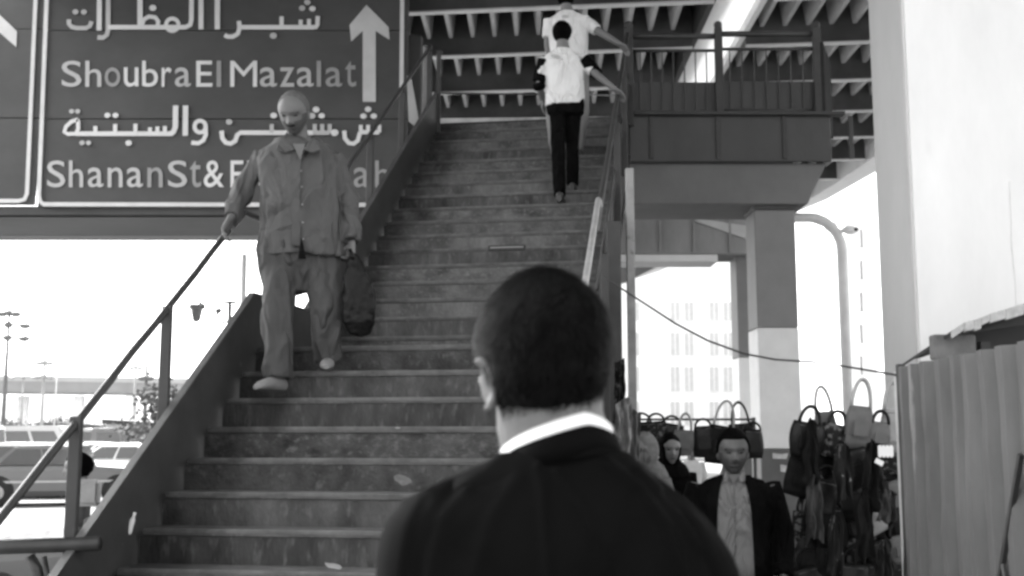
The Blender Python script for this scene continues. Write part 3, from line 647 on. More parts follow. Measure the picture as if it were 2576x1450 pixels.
def car(kind, paint, label, loc, rz, group='cars in the car park'):
    """local: +X is the front, Y lateral; z up"""
    t = thing('parked_car', label, 'car', (0, 0, 0), group)
    L, Wd = (4.3, 1.68)
    if kind == 'van': prof = [(-2.1, .95), (-2.1, 1.0), (1.3, 1.02), (1.95, .95), (2.12, .8)]; roof = [(-2.05, 1.9), (.9, 1.95)]; base = [(-2.1, 1.0), (1.5, 1.0)]; rw = .68
    elif kind == 'wagon': prof = [(-2.1, .88), (-2.0, .92), (.75, .92), (1.7, .84), (2.1, .70)]; roof = [(-1.85, 1.40), (.15, 1.42)]; base = [(-2.05, .92), (.85, .92)]; rw = .62
    else: prof = [(-2.1, .82), (-1.9, .90), (.75, .90), (1.7, .82), (2.1, .68)]; roof = [(-.95, 1.36), (.1, 1.38)]; base = [(-1.5, .90), (.85, .90)]; rw = .58
    def mirror_ring(x, zt, hw): return [Vector((x, y, z)) for y, z in ((-hw * .9, .22), (-hw, .34), (-hw, zt - .28), (-hw * .985, zt - .1), (-hw * .92, zt), (hw * .92, zt), (hw * .985, zt - .1), (hw, zt - .28), (hw, .34), (hw * .9, .22))]
    rings = []
    for i, (x, z) in enumerate([(-L / 2 - .02, prof[0][1] - .12)] + prof + [(L / 2 + .04, prof[-1][1] - .14)]):
        hw = Wd / 2 * (.93 if i in (0, len(prof) + 1) else 1)
        rings.append(mirror_ring(x, z, hw))
    body = MB().loft(rings).build('body', paint, t, bevel=.015)
    r0, r1 = roof; b0, b1 = base; hw = Wd / 2 * .93
    cab = MB(); cab.hexa([(b0[0], -hw, b0[1] - .02), (b1[0], -hw, b1[1] - .02), (b1[0], hw, b1[1] - .02), (b0[0], hw, b0[1] - .02)], [(r0[0], -rw, r0[1]), (r1[0], -rw, r1[1]), (r1[0], rw, r1[1]), (r0[0], rw, r0[1])])
    cab.build('roof', paint, t, bevel=.05, seg=2)
    def lerp3(f, g): # point on cabin side: f along, g up
        xa = b0[0] + (b1[0] - b0[0]) * f; xb = r0[0] + (r1[0] - r0[0]) * f; z0 = b0[1]; z1 = r0[1]
        return xa + (xb - xa) * g, hw + (rw - hw) * g, z0 + (z1 - z0) * g
    nw = 3 if kind != 'sedan' else 2
    for s in (-1, 1):
        for k in range(nw):
            f0 = .06 + k * .88 / nw + .015; f1 = .06 + (k + 1) * .88 / nw - .015
            q = [lerp3(f0, .1), lerp3(f1, .1), lerp3(f1, .84), lerp3(f0, .84)]
            P = [Vector((x, s * (y + .006), z)) for x, y, z in q]; MB().poly(P, (0, -s * .02, 0)).build('side_window', m_glass, t)
    for nm, (bb, rr, sg) in (('windscreen', (b1, r1, 1)), ('rear_window', (b0, r0, -1))):
        A = []
        for g_, w_ in ((.1, hw * .86), (.86, rw * .9)):
            x = bb[0] + (rr[0] - bb[0]) * g_ + sg * .008; z = bb[1] + (rr[1] - bb[1]) * g_
            A.append((x, w_, z))
        P = [Vector((A[0][0], -A[0][1], A[0][2])), Vector((A[0][0], A[0][1], A[0][2])), Vector((A[1][0], A[1][1], A[1][2])), Vector((A[1][0], -A[1][1], A[1][2]))]
        MB().poly(P, (-sg * .02, 0, 0)).build(nm, m_glass, t)
    for x in (-1.3, 1.32):
        for s in (-1, 1):
            MB().tube([(x, s * (Wd / 2 - .06), .32), (x, s * (Wd / 2 + .004), .32)], .385, 20, ref=(0, 0, 1)).build('wheel_arch', m_tyre, t)
            wh = MB().tube([(x, s * (Wd / 2 - .18), .31), (x, s * (Wd / 2 + .01), .31), (x, s * (Wd / 2 + .02), .31)], [.31, .31, .28], 20).build('wheel', m_tyre, t)
            MB().tube([(x, s * (Wd / 2 + .0), .31), (x, s * (Wd / 2 + .03), .31), (x, s * (Wd / 2 + .035), .31)], [.18, .17, .08], 12).build('rim', m_rim, wh)
    for sg in (-1, 1):
        MB().box((sg * (L / 2 + .06), 0, .46), (.12, Wd * .96, .14)).build('bumper', m_chrome if paint is not m_paints['black'] else m_tyre, t, bevel=.03)
        MB().box((sg * (L / 2 + .1), 0, .52), (.06, .5, .12)).build('licence_plate', m_white, t)
        for s in (-1, 1):
            MB().box((sg * (L / 2 + .035), s * .62, .6), (.06, .26, .13)).build('headlight' if sg > 0 else 'tail_light', m_glass if sg > 0 else M('tail_lamp', .1, .3), t, bevel=.015)
    for s in (-1, 1):
        MB().box((.1, s * (Wd / 2 + .004), .55), (3.2, .02, .05)).build('side_trim', m_chrome, t)
        MB().box((.62, s * (Wd / 2 + .09), 1.0), (.1, .16, .1)).build('wing_mirror', m_tyre, t, bevel=.02)
    t.location = loc; t.rotation_euler = (0, 0, rz)
    return t
def cx(px, Y): return at(px, 1200, Y).x
proto = {}
def putcar(kind, col, label, px, Y, rz):
    if kind not in proto:
        proto[kind] = car(kind, m_paints[col], label, (cx(px, Y), Y, 0), rz)
    else:
        dup(proto[kind], (cx(px, Y), Y, 0), rz, label, {'body': m_paints[col], 'roof': m_paints[col]})
putcar('wagon', 'pale', 'pale station wagon side-on at the left edge of the frame', 20, 30, pi + .12)
putcar('sedan', 'dark', 'dark saloon nosed against the pale station wagon', 150, 27, .35)
putcar('van', 'white', 'white van at the end of the front row, cut by the left edge', -190, 33, pi - .2)
putcar('sedan', 'white', 'white saloon parked behind the post left of the stringer', 290, 33, pi - .15)
cars_bg = []
_nm = ['first', 'second', 'third', 'fourth', 'fifth', 'sixth', 'seventh', 'eighth', 'ninth']
for ri, (Yr, rowname, xs_) in enumerate(((39, 'the second row', (-10, 95, 205, 330)), (48, 'the third row', (25, 110, 190, 275, 365)), (60, 'the fourth row', (-20, 50, 120, 190, 265, 335, 400)), (78, 'the fifth row', (0, 55, 112, 170, 230, 290, 350, 408)), (104, 'the farthest row', (-15, 30, 76, 122, 168, 214, 262, 312, 362)))):
    for ci, x_ in enumerate(xs_):
        kd = random.choice(('sedan', 'sedan', 'wagon', 'van') if ri < 1 else ('van', 'sedan', 'van', 'wagon', 'van')); cl_ = random.choice(('white', 'pale', 'dark', 'mid', 'silver', 'black', 'white'))
        cars_bg.append((kd, cl_, '%s %s parked %s from the left in %s' % ({'mid': 'grey'}.get(cl_, cl_), {'sedan': 'saloon'}.get(kd, kd), _nm[ci], rowname), x_, Yr + random.uniform(-2, 2), random.choice((0, pi)) + random.uniform(-.35, .35) + (random.random() < .25) * pi / 2))
for k_, c_, l_, p_, y_, r_ in cars_bg: putcar(k_, c_, l_, p_, y_, r_)
# trees and kiosks at the far side of the car park
m_leaf = M('dusty_leaf', .07, .8, var=.5, scale=2); m_bark = M('bark', .08, .9)
def tree(label, px, Y, h, r, seed):
    t = thing('tree', label, 'tree', (cx(px, Y), Y, 0), 'trees at the far side of the car park'); X = cx(px, Y); rn = random.Random(seed)
    tb = MB(); tb.tube([(X, Y, 0), (X + .1, Y, h * .3), (X, Y, h * .6)], [.16, .12, .07], 7)
    for a in range(4): tb.tube([(X, Y, h * .4), (X + cos(a * 1.6) * r * .5, Y + sin(a * 1.6) * r * .5, h * .68)], [.06, .03], 5)
    tb.build('trunk', m_bark, t); V = []; F = []
    cl_ = [Vector((X + rn.uniform(-1, 1) * r * .6, Y + rn.uniform(-1, 1) * r * .6, h * (.45 + .45 * rn.random()))) for _ in range(11)]
    for i in range(1500):
        c = rn.choice(cl_); p = c + Vector((rn.gauss(0, 1), rn.gauss(0, 1), rn.gauss(0, .7))) * r * .22; u = Vector((rn.gauss(0, 1), rn.gauss(0, 1), rn.gauss(0, 1))).normalized() * .10; v = u.orthogonal().normalized() * .07
        k_ = len(V); V += [p - u, p + v, p + u, p - v]; F.append((k_, k_ + 1, k_ + 2, k_ + 3))
    cm = MB(); cm.add(V, F); cm.build('crown', m_leaf, t)
for i, (px, Y, h, r, lb) in enumerate(((-8, 85, 2.8, 1.5, 'low dusty tree at the far left beyond the parked cars'), (75, 88, 2.5, 1.6, 'low spreading tree between the two tall masts'), (142, 80, 2.9, 1.3, 'rounded tree just right of the double tier mast'), (212, 90, 2.6, 1.8, 'wide low tree behind the handrail'), (300, 84, 2.8, 1.4, 'small tree left of the slim dark mast'), (405, 44, 3.6, 1.5, 'nearer leafy tree against the stringer by the upper post'))):
    tree(lb, px, Y, h, r, i + 5)
for i, (px, Y, w_, h, mt, lb) in enumerate(((332, 62, 2.4, 2.5, 'mid', 'grey boxy kiosk with slanted roof left of the stringer'), (180, 74, 3.4, 2.5, 'dark', 'dark roofed kiosk in the distance behind the handrail'))):
    t = thing('kiosk', lb, 'kiosk', (cx(px, Y), Y, 0)); X = cx(px, Y)
    MB().box((X, Y, h * .45), (w_, 2, h * .9)).build('wall', m_paints[mt], t, bevel=.02)
    MB().hexa([(X - w_ * .56, Y - 1.2, h * .9), (X + w_ * .56, Y - 1.2, h * .9), (X + w_ * .56, Y + 1.2, h * .9), (X - w_ * .56, Y + 1.2, h * .9)], [(X - w_ * .56, Y - 1.2, h), (X + w_ * .56, Y - 1.2, h * .93), (X + w_ * .56, Y + 1.2, h * .93), (X - w_ * .56, Y + 1.2, h)]).build('roof', m_string, t)
    for k_ in range(3): MB().box((X - w_ * .3 + k_ * w_ * .3, Y - 1.02, h * .62), (w_ * .24, .05, h * .22)).build('window', m_glass, t)
# near white saloon under the handrail, facing left
near = dup(proto['sedan'], (-2.15, 8.45, .0), pi + .05, 'dark glossy saloon nearest the stairs, its bonnet under the handrail', {'body': M('glossy_dark_paint', .05, .12, var=.05, spec=1.0), 'roof': m_paints['white']})
for q in range(9):
    MB().box((-3.55 + q * .052, 7.585, .845), (.034, .01, .022 + .01 * (q % 3 == 0))).build('badge_letter', m_chrome, near)
for o_ in [c_ for c_ in near.children if c_.name.startswith('badge_letter')]:
    o_.parent = near; o_.matrix_parent_inverse = Matrix.Identity(4); wv_ = [v.co + wloc(near) for v in o_.data.vertices]
    for v, p_ in zip(o_.data.vertices, wv_): v.co = Matrix.Rotation(-(pi + .05), 3, 'Z') @ (p_ - Vector(near.location))
# tubular barrier at lower left
br = thing('barrier_rail', 'thick dark tube barrier with bent legs at the foot of the handrail', 'barrier', (at(60, 1390, 5.6).x, 5.6, 0))
p0 = at(-420, 1392, 5.6); p1 = at(250, 1368, 5.5)
MB().tube([p0, p0.lerp(p1, .5), p1], .036, 10).build('rail_tube', m_rail, br, smooth=True)
for px in (75, -240):
    q = at(px, 1400, 5.58); MB().tube([q, q + Vector((.04, 0, -.06)), q + Vector((.07, 0, -.16)), (q.x + .08, 5.58, 0.02)], .026, 8, ref=(0, 1, 0)).build('bent_leg', m_rail, br, smooth=True)
    MB().tube([q + Vector((.07, 0, .0)), q + Vector((.11, 0, -.16)), (q.x + .12, 5.58, 0.02)], .012, 8, ref=(0, 1, 0)).build('brace', m_rail, br, smooth=True)

# ------------------------------------------------------------------ right foreground: corrugated fence, awning, cable
FX = 2.08; FZ = 1.935
fe = thing('corrugated_fence', 'grey corrugated metal sheet fence with peeling paint at the right edge', 'fence', (FX, 4, 0))
def sheet(y0, y1, x0, x1, zt0, zt1, nm='metal_sheet'):
    pitch = .185; n = int(round((y0 - y1) / pitch)); pts = []
    for k in range(n):
        for f, d in ((0, 0), (.16, .042), (.46, .042), (.62, 0)): pts.append((y0 - (k + f) * (y0 - y1) / n, d))
    pts.append((y1, 0)); b = MB(); rows = 14; V = []; F = []
    for i, (y, d) in enumerate(pts):
        f = (y0 - y) / (y0 - y1)
        for r in range(rows + 1):
            z = .05 + (zt0 + (zt1 - zt0) * f - .05) * r / rows
            dent = .02 * noise.noise(Vector((y * 2.2, z * 1.6, 3))) + .006 * noise.noise(Vector((y * 7, z * 5, 9)))
            V.append(Vector((x0 + (x1 - x0) * f - d + dent, y, z)))
    m = rows + 1
    for i in range(len(pts) - 1):
        for r in range(rows): F.append((i * m + r, (i + 1) * m + r, (i + 1) * m + r + 1, i * m + r + 1))
    k = len(V); V2 = [v + Vector((.004, 0, 0)) for v in V]; F2 = [tuple(q + k for q in f[::-1]) for f in F]
    b.add(V + V2, F + F2); return b.build(nm, m_fence, fe)
sheet(6.0, 5.13, FX, FX + .0, FZ, FZ + .01); sheet(5.115, 3.6, FX - .02, FX + .0, FZ + .0, FZ + .03); sheet(3.59, 1.8, FX, FX, FZ, FZ)
MB().bar((FX + .05, 6.0, FZ - .01), (FX + .05, 1.8, FZ + .0), .05, .03).build('top_rail', m_tyre, fe)
MB().bar((FX + .05, 6.0, .6), (FX + .05, 1.8, .6), .05, .04).build('bottom_rail', m_tyre, fe)
MB().bar((FX + .0, 6.05, 0.05), (FX + .0, 6.05, FZ + .02), .04, .04, up=(0, 1, 0)).build('end_post', m_string, fe, bevel=.004)
MB().tube([(FX - .07, 4.45, .02), (FX - .06, 4.75, 1.05)][::-1], .012, 6).build('brace_rod', m_rail, fe)
a = at(2576, 1200, 4.2); b_ = at(2515, 1460, 4.15)
MB().bar((FX - .05, 4.55, 1.5), (FX - .05, 4.83, .95), .02, .02).build('brace_bar', m_rail, fe)
pole = MB(); q = at(2262, 935, 6.3); pole.bar((q.x, 6.3, .06), (q.x, 6.3, q.z), .05, .05, up=(0, 1, 0)); top('stall_pole', pole, M('galvanised_pole', .5, .5, var=.2, scale=6), 'pale upright pole standing against the left end of the corrugated fence', 'pole', loc=(q.x, 6.3, 0), bevel=.004)
# awning
aw = thing('awning', 'ragged dark tarpaulin awning with pale edge above the fence', 'awning', at(2500, 880, 6.8))
def rag(Y, pts, dz): return [at(x, y, Y) for x, y in pts]
fr = [(2396, 832), (2425, 812), (2450, 806), (2468, 800), (2490, 790), (2530, 778), (2576, 764), (2640, 748), (2720, 726)]
A = []; 
edge_v = MB(); tarp = MB()
for i in range(len(fr) - 1):
    for (bld, yo, th, fw, bw_, dz) in ((edge_v, 6.8, .05, 0, .03, 0), (tarp, 6.84, .02, 0, .9, -.0)):
        a = at(fr[i][0], fr[i][1], yo); b_ = at(fr[i + 1][0], fr[i + 1][1], yo); dn = Vector((0, 0, -th)); bk = Vector((0, bw_, -.16 * bw_))
        if bld is edge_v: dn = Vector((0, 0, -.045 - .01 * (i % 3)))
        bld.hexa([a + dn, b_ + dn, b_ + dn + bk, a + dn + bk], [a, b_, b_ + bk, a + bk])
edge_v.build('pale_hem', M('tarp_hem', .4, .8, var=.3, scale=14), aw, bevel=.004); tarp.build('tarpaulin', M('dark_tarp', .03, .85), aw)
MB().hexa([at(2440, 905, 7.2), at(2760, 905, 7.2), at(2760, 905, 7.3), at(2440, 905, 7.3)], [at(2440, 838, 7.2), at(2760, 790, 7.2), at(2760, 790, 7.3), at(2440, 838, 7.3)]).build('back_sheet', M('dark_tarp', .03, .85), aw)
wb = MB(); a = at(2347, 842, 7.0); b_ = at(2455, 905, 7.0); wb.box(((a.x + b_.x) / 2, 7.03, (a.z + b_.z) / 2), (b_.x - a.x, .1, a.z - b_.z)); wb.build('timber_end', M('weathered_board', .13, .8, var=.4, scale=4, bump=.3), aw, bevel=.01)
ps = at(2480, 900, 7.1); MB().bar((ps.x, 7.12, .06), (ps.x, 7.12, ps.z + .1), .06, .06, up=(0, 1, 0)).build('awning_post', m_string, aw)
# cable
c = MB(); P = []
kp = [(1518, 697, 7.6), (1600, 750, 7.5), (1700, 815, 7.3), (1780, 857, 7.1), (1870, 890, 6.9), (1950, 905, 6.7), (2060, 912, 6.5), (2160, 928, 6.3), (2250, 943, 6.1), (2268, 950, 6.05), (2274, 990, 6.02), (2275, 1090, 6.0), (2276, 1450, 5.98)]
for i in range(len(kp) - 1):
    for k in range(4):
        f = k / 4; P.append(at(*[kp[i][j] + (kp[i + 1][j] - kp[i][j]) * f for j in range(3)]))
P.append(at(*kp[-1])); c.tube(P, .007, 6); top('cable', c, m_wire, 'thin black cable sagging from the stair flank to the fence', 'cable', loc=P[0], smooth=True)

# ------------------------------------------------------------------ market stall: racks, bags, clothes
def rack(label, x0, x1, Y, zs, zt):
    t = thing('display_rack', label, 'rack', ((x0 + x1) / 2, Y, 0.06))
    for x in (x0, x1): MB().bar((x, Y, .062), (x, Y, zt), .03, .03, up=(0, 1, 0)).build('rack_post', m_rail, t)
    for z in zs: MB().tube([(x0, Y, z), (x1, Y, z)], .012, 6).build('rack_bar', m_rail, t)
    return t
def bag(px, py, Y, w_, h_, hh, mat, hmat, label, tilt=0, style=0, group='bags hanging at the right stall'):
    """px, py = top centre of the bag body"""
    c = at(px, py, Y); t = thing('bag', label, 'bag', c + Vector((0, 0, -h_)), group); R = Matrix.Rotation(tilt, 3, 'Y'); b = MB(); rings = []
    sd_ = random.random() * 50
    for k in range(9):
        f = k / 8; wd = w_ * (.62 + .38 * sin(pi * (.25 + .6 * f))) * (1 if style != 1 else .75 + .3 * f); dp = w_ * .3 * (.35 + .75 * sin(pi * min(1, f * .8 + .18)))
        ring = []
        for j in range(12):
            a = 2 * pi * j / 12; e = lambda x: math.copysign(abs(x) ** .75, x)
            q = Vector((wd / 2 * e(cos(a)), dp / 2 * e(sin(a)), -h_ * f)); q *= 1 + .10 * noise.noise(Vector((q.x * 9 + sd_, q.y * 9, q.z * 9)))
            ring.append(c + R @ q)
        rings.append(ring)
    b.loft(rings); b.build('bag_body', mat, t, smooth=True)
    P = [c + R @ Vector((-w_ * .3 * cos(pi * k / 12), -.01, hh * sin(pi * k / 12) - .01)) for k in range(13)]
    MB().tube(P, .011, 6, ref=(0, 1, 0)).build('handle', hmat, t, smooth=True)
    if style != 2:
        MB().tube([p + Vector((.01, .05, -.03 * hh)) for p in P], .008, 6, ref=(0, 1, 0)).build('handle', hmat, t, smooth=True)
    q = c + R @ Vector((0, -w_ * .16, -h_ * .55)); rr = MB(); rr.box(q, (w_ * .55, .03, h_ * .42), R); rr.build('pocket', mat, t, bevel=.012, seg=2)
    MB().tube([c + R @ Vector((-w_ * .28, -w_ * .12, -.025)), c + R @ Vector((w_ * .28, -w_ * .12, -.025))], .003, 5).build('zip', mb_gr, t)
    return t
mb_blk = M('black_leather', .006, .4, spec=.22, var=.3, scale=10, bump=.3, bscale=30); mb_dk = M('dark_canvas', .012, .8, spec=.08, var=.4, scale=14, bump=.3); mb_gr = M('grey_vinyl', .10, .5, spec=.3, var=.2, scale=8); mb_pl = M('pale_vinyl', .25, .4, var=.15, scale=8); mb_cl = M('clear_handle', .3, .3)
mb_pat = M('patterned_cloth', .015, .7, spec=.1, var=.5, scale=30, spots=.45, spot_v=.12, spot_scale=28, spot_w=.05)
RY = 7.2
rack('tall metal display rack crowded with bags left of the fence', at(2030, 1200, RY).x, at(2262, 1200, RY).x, RY + .14, (at(2150, 1095, RY).z, at(2150, 1240, RY).z, at(2150, 1370, RY).z), at(2150, 1060, RY).z)
tone = {'black': mb_blk, 'dark': mb_dk, 'grey': mb_gr, 'pale': mb_pl, 'speckled': mb_pat}
B = []
# big grey carriers with arched handles
B += [(2072, 1035, RY + .05, .17, .28, .17, 'grey', mb_cl, 'grey carrier with slim arched handles next to the banded pier', -.1, 1),
      (2165, 1022, RY - .1, .20, .26, .18, 'grey', mb_cl, 'grey carrier with the tallest arched handles, middle of the stall top', .12, 1),
      (2245, 1030, RY - .05, .18, .28, .18, 'pale', mb_cl, 'pale carrier with arched handles beside the upright pole', .05, 1)]
rows = [(1065, 'upper row', ((2040, 'black', .22), (2100, 'speckled', .2), (2160, 'dark', .2), (2215, 'grey', .17))),
        (1135, 'second row', ((2035, 'dark', .22), (2080, 'black', .2), (2140, 'black', .2), (2190, 'black', .2), (2240, 'speckled', .2))),
        (1205, 'middle row', ((2040, 'pale', .16), (2075, 'black', .22), (2130, 'black', .24), (2185, 'dark', .22), (2240, 'grey', .2))),
        (1280, 'fourth row', ((2035, 'speckled', .2), (2085, 'dark', .22), (2145, 'black', .22), (2195, 'pale', .15), (2240, 'dark', .2))),
        (1350, 'fifth row', ((2040, 'black', .22), (2095, 'black', .2), (2150, 'speckled', .22), (2205, 'black', .24), (2250, 'grey', .17))),
        (1420, 'lowest row', ((2035, 'black', .22), (2090, 'dark', .2), (2145, 'black', .22), (2195, 'black', .2), (2245, 'dark', .2)))]
rows = [(y_, n_, it_) for y_, n_, it_ in rows]
ordn = ['leftmost', 'second from left', 'third from left', 'fourth from left', 'rightmost']
for y, rn, it in rows:
    for i, (x, tn, wv) in enumerate(it):
        B.append((x + random.uniform(-6, 6), y + random.uniform(-10, 10), RY + random.uniform(-.12, .08), wv * random.uniform(.9, 1.15), wv * random.uniform(1.0, 1.35), wv * random.uniform(.35, .6), tn, mb_blk if tn != 'pale' else mb_gr,
                  '%s bag hanging %s in the %s of the right stall' % (tn, ordn[i] if i < len(it) - 1 else 'rightmost', rn), random.uniform(-.35, .35), random.choice((0, 1, 2))))
for x, y, Y, w_, h_, hh, tn, hm, lb, ti, st in B: bag(x, y, Y, w_, h_, hh, tone[tn], hm, lb, ti, st)
bd = MB(); bq = at(2140, 1210, RY + .26); bd.box((bq.x, RY + .26, .79), (.56, .02, 1.44)); top('stall_backing', bd, mb_blk, 'black curtain added behind the right stall bags to close bright gaps', 'backing', loc=(bq.x, RY + .26, .07))  # black sheet added behind the bags to close bright gaps
def garment(px0, px1, y0, y1, Y, mat, label, seed):
    """slack garment folded over a hanger: open sheet with deep folds and ragged hem"""
    b = MB(); V = []; F = []; nu, nv = 20, 16
    for i in range(nu + 1):
        for j in range(nv + 1):
            f = i / nu; g_ = j / nv; fl = .5 + .5 * g_ ** .6
            x = (px0 + px1) / 2 + (px1 - px0) * (f - .5) * fl + 7 * noise.noise(Vector((seed, g_ * 3, f)))
            y = y0 + (y1 - y0) * g_ * (.86 + .2 * noise.noise(Vector((f * 4, seed, 0)))) + abs(f - .5) * 26 * (1 - g_)
            q = at(x, y, Y); q.y += .05 * noise.noise(Vector((f * 7 + seed, g_ * 2.5, seed))) + .03 * sin(f * 13 + seed) * g_; V.append(q)
    m = nv + 1
    for i in range(nu):
        for j in range(nv): F.append((i * m + j, (i + 1) * m + j, (i + 1) * m + j + 1, i * m + j + 1))
    k = len(V); b.add(V + [v + Vector((0, .012, 0)) for v in V], F + [tuple(q + k for q in f[::-1]) for f in F])
    return top('hanging_garment', b, mat, label, 'garment', 'garments hanging among the bags', loc=at((px0 + px1) / 2, y0, Y), smooth=True)
gm = [m_gA, m_gB, m_gC] = [M('dark_garment', .01, .8, var=.5, scale=9, spec=.1), M('striped_garment', .04, .8, var=.7, scale=22, stretch=(3, 1, .3)), M('flecked_garment', .012, .7, spots=.36, spot_v=.2, spot_scale=20, spot_w=.05, spec=.2)]
for i, (x0, x1, y0, y1, k_, lb) in enumerate(((2020, 2066, 1050, 1230, 0, 'dark garment hanging highest against the banded pier'), (2092, 2150, 1110, 1290, 2, 'flecked dark garment hanging under the tallest carrier'), (2170, 2222, 1105, 1260, 0, 'dark garment hanging left of the white price card'),
        (2024, 2075, 1190, 1390, 1, 'streaky garment low against the pier side of the stall'), (2150, 2200, 1240, 1440, 0, 'dark garment draped low in the middle of the stall'), (2080, 2128, 1290, 1460, 2, 'flecked garment at the bottom left of the stall'), (2205, 2256, 1225, 1330, 1, 'streaky grey garment beside the upright pole'), (2205, 2250, 1350, 1470, 2, 'flecked garment at the bottom right of the stall'))):
    garment(x0, x1, y0, y1, RY - .22 - .02 * (i % 3), gm[k_], lb, i * 3.7 + 1)
# bright price cards
for i, (x, y, w_, h_, lb) in enumerate(((2228, 1136, .09, .05, 'small white price card with scalloped edge beside the upright pole'), (2212, 1163, .05, .03, 'little tilted white tag below the price card'))):
    q = at(x, y, 6.7); b = MB(); b.box(q, (w_, .004, h_), Matrix.Rotation(.0 if i == 0 else .5, 3, 'Y'))
    if i == 0:
        for k in range(4): b.ell(q + Vector((-w_ * .38 + k * w_ * .25, 0, h_ * .5)), (.011, .003, .012), nu=8, nv=6); b.ell(q + Vector((-w_ * .38 + k * w_ * .25, 0, -h_ * .5)), (.011, .003, .012), nu=8, nv=6)
    top('price_card', b, m_white, lb, 'price card', loc=q)
# middle stall: row of hanging bags and scarves in front of the bright gap
RY2 = 10.4
rack('low display rack of bags behind the man in the open jacket', at(1596, 1100, RY2).x, at(1905, 1100, RY2).x, RY2 + .14, (at(1700, 1055, RY2).z, at(1700, 1128, RY2).z), at(1700, 1050, RY2).z)
mid = [(1612, 1062, 'dark', .3), (1650, 1060, 'speckled', .26), (1690, 1066, 'black', .26), (1722, 1082, 'grey', .2), (1768, 1072, 'black', .24), (1820, 1072, 'dark', .3), (1862, 1066, 'speckled', .26), (1893, 1080, 'black', .24)]
nm_ = ['first', 'second', 'third', 'fourth', 'fifth', 'sixth', 'seventh', 'last']
for i, (x, y, tn, wv) in enumerate(mid):
    bag(x, y, RY2 + random.uniform(-.08, .08), wv, wv * 1.15, wv * .8 if i in (3, 5, 6) else wv * .3, tone[tn], mb_pl if i in (3, 5) else mb_blk, '%s bag, %s from left on the low rack behind the crowd' % (tn, nm_[i]), random.uniform(-.2, .2), i % 3, 'bags on the low rack')
# scarf bundle hanging beside the stair flank
def cloth(px0, px1, y0, y1, Y, mat, label, seed):
    b = MB(); V = []; F = []; nu, nv = 22, 16
    for i in range(nu + 1):
        for j in range(nv + 1):
            f = i / nu; g_ = j / nv
            q = at(px0 + (px1 - px0) * f + 6 * sin(g_ * 3 + seed) * (g_), y0 + (y1 - y0) * g_ + (px1 - px0) * .25 * sin(f * 3.1 + seed), Y)
            q.y += .035 * sin(f * 7 + seed + 3 * g_) * (.4 + .6 * g_) + .09 * noise.noise(Vector((f * 5, g_ * 5, seed)))
            V.append(q)
    m = nv + 1
    for i in range(nu):
        for j in range(nv): F.append((i * m + j, (i + 1) * m + j, (i + 1) * m + j + 1, i * m + j + 1))
    k = len(V); b.add(V + [v + Vector((0, .006, 0)) for v in V], F + [tuple(q + k for q in f[::-1]) for f in F])
    return top('hanging_scarf', b, mat, label, 'scarf', 'scarves hanging beside the stair flank', loc=at(px0, y0, Y), smooth=True)
cloth(1545, 1572, 905, 1060, 6.9, mb_pat, 'speckled scarf hanging highest beside the dark-haired head', 1.0)
cloth(1548, 1590, 1010, 1200, 6.8, M('pale_scarf', .2, .8, var=.5, scale=14, spots=.4, spot_v=.05, spot_scale=12), 'grey draped scarf hanging right of the white collar', 2.3)
cloth(1570, 1612, 1035, 1230, 7.3, M('mid_cloth', .1, .8, var=.3, scale=12), 'mid grey scarf hanging between the collar and the low rack', 4.0)

# ------------------------------------------------------------------ people
def basis(face):       # face: world direction the person looks
    f = Vector(face).normalized(); r = f.cross(UZ).normalized(); u = r.cross(f).normalized()
    return Matrix((r, f, u)).transposed()
def head_mb(mb, c, R, hw, hd, hh, ears=True):
    """face looks along local +Y"""
    nu, nv = 48, 36; rings = []
    G = lambda d, s: math.exp(-(d / s) ** 2)
    for i in range(1, nv):
        ph = pi * i / nv; ring = []
        for j in range(nu):
            th = 2 * pi * j / nu; x = sin(ph) * cos(th); y = sin(ph) * sin(th); z = -cos(ph)
            X = x * hw; Y = y * hd; Z = z * hh; top_ = 1 + .5 * max(0, z) * (1 - max(0, z)); X *= top_; Y *= top_
            if z < -.1:
                k = min(1, (-z - .1) / .8); X *= 1 - (.30 if y > 0 else .30 - .2 * min(1, -y * 3)) * k; Y = Y * (1 - .1 * k) + (.02 * k * hd / .1 if y > -.2 else .03 * k)
            if y < 0: Y *= 1.06 if z > -.2 else 1.0
            if y > 0:
                fr_ = max(0, y) ** .5; s_ = hh / .12; xx = X / s_; zz = Z / s_
                Y -= .009 * fr_ * (G(abs(xx) - .031, .016) * G(zz - .004, .014))
                Y += .007 * fr_ * G(zz - .024, .010) * G(xx, .05)
                Y += fr_ * .026 * G(xx, .010 + .006 * max(0, -zz * 20)) * (G(zz + .034, .013) + .62 * G(zz + .016, .016) + .2 * G(zz, .015))
                Y += fr_ * .005 * G(zz + .062, .008) * G(xx, .022) - fr_ * .006 * G(zz + .078, .006) * G(xx, .03)
                Y += fr_ * .008 * G(zz + .100, .014) * G(xx, .02)
                Y += .004 * fr_ * G(zz + .02, .02) * G(abs(xx) - .045, .014)
            ring.append(c + R @ Vector((X, Y, Z)))
        rings.append(ring)
    mb.loft(rings)
    if ears:
        for s in (-1, 1):
            RR = R @ Matrix.Rotation(s * radians(22), 3, 'Z') @ Matrix.Rotation(radians(-8), 3, 'X')
            mb.ell(c + R @ Vector((s * hw * .99, -.002, -.012 * hh / .12)), (.009, .018, .033 * hh / .12), RR, 12, 10)
def hairlim(y, line, low):
    side = max(low, -.14)
    if y < -.38: return low
    if y < -.02: return low + (side - low) * (y + .38) / .36
    if y < .32: return side + (.12 - side) * (y + .02) / .34
    if y < .5: return .12 + (line - .12) * (y - .32) / .18
    return line
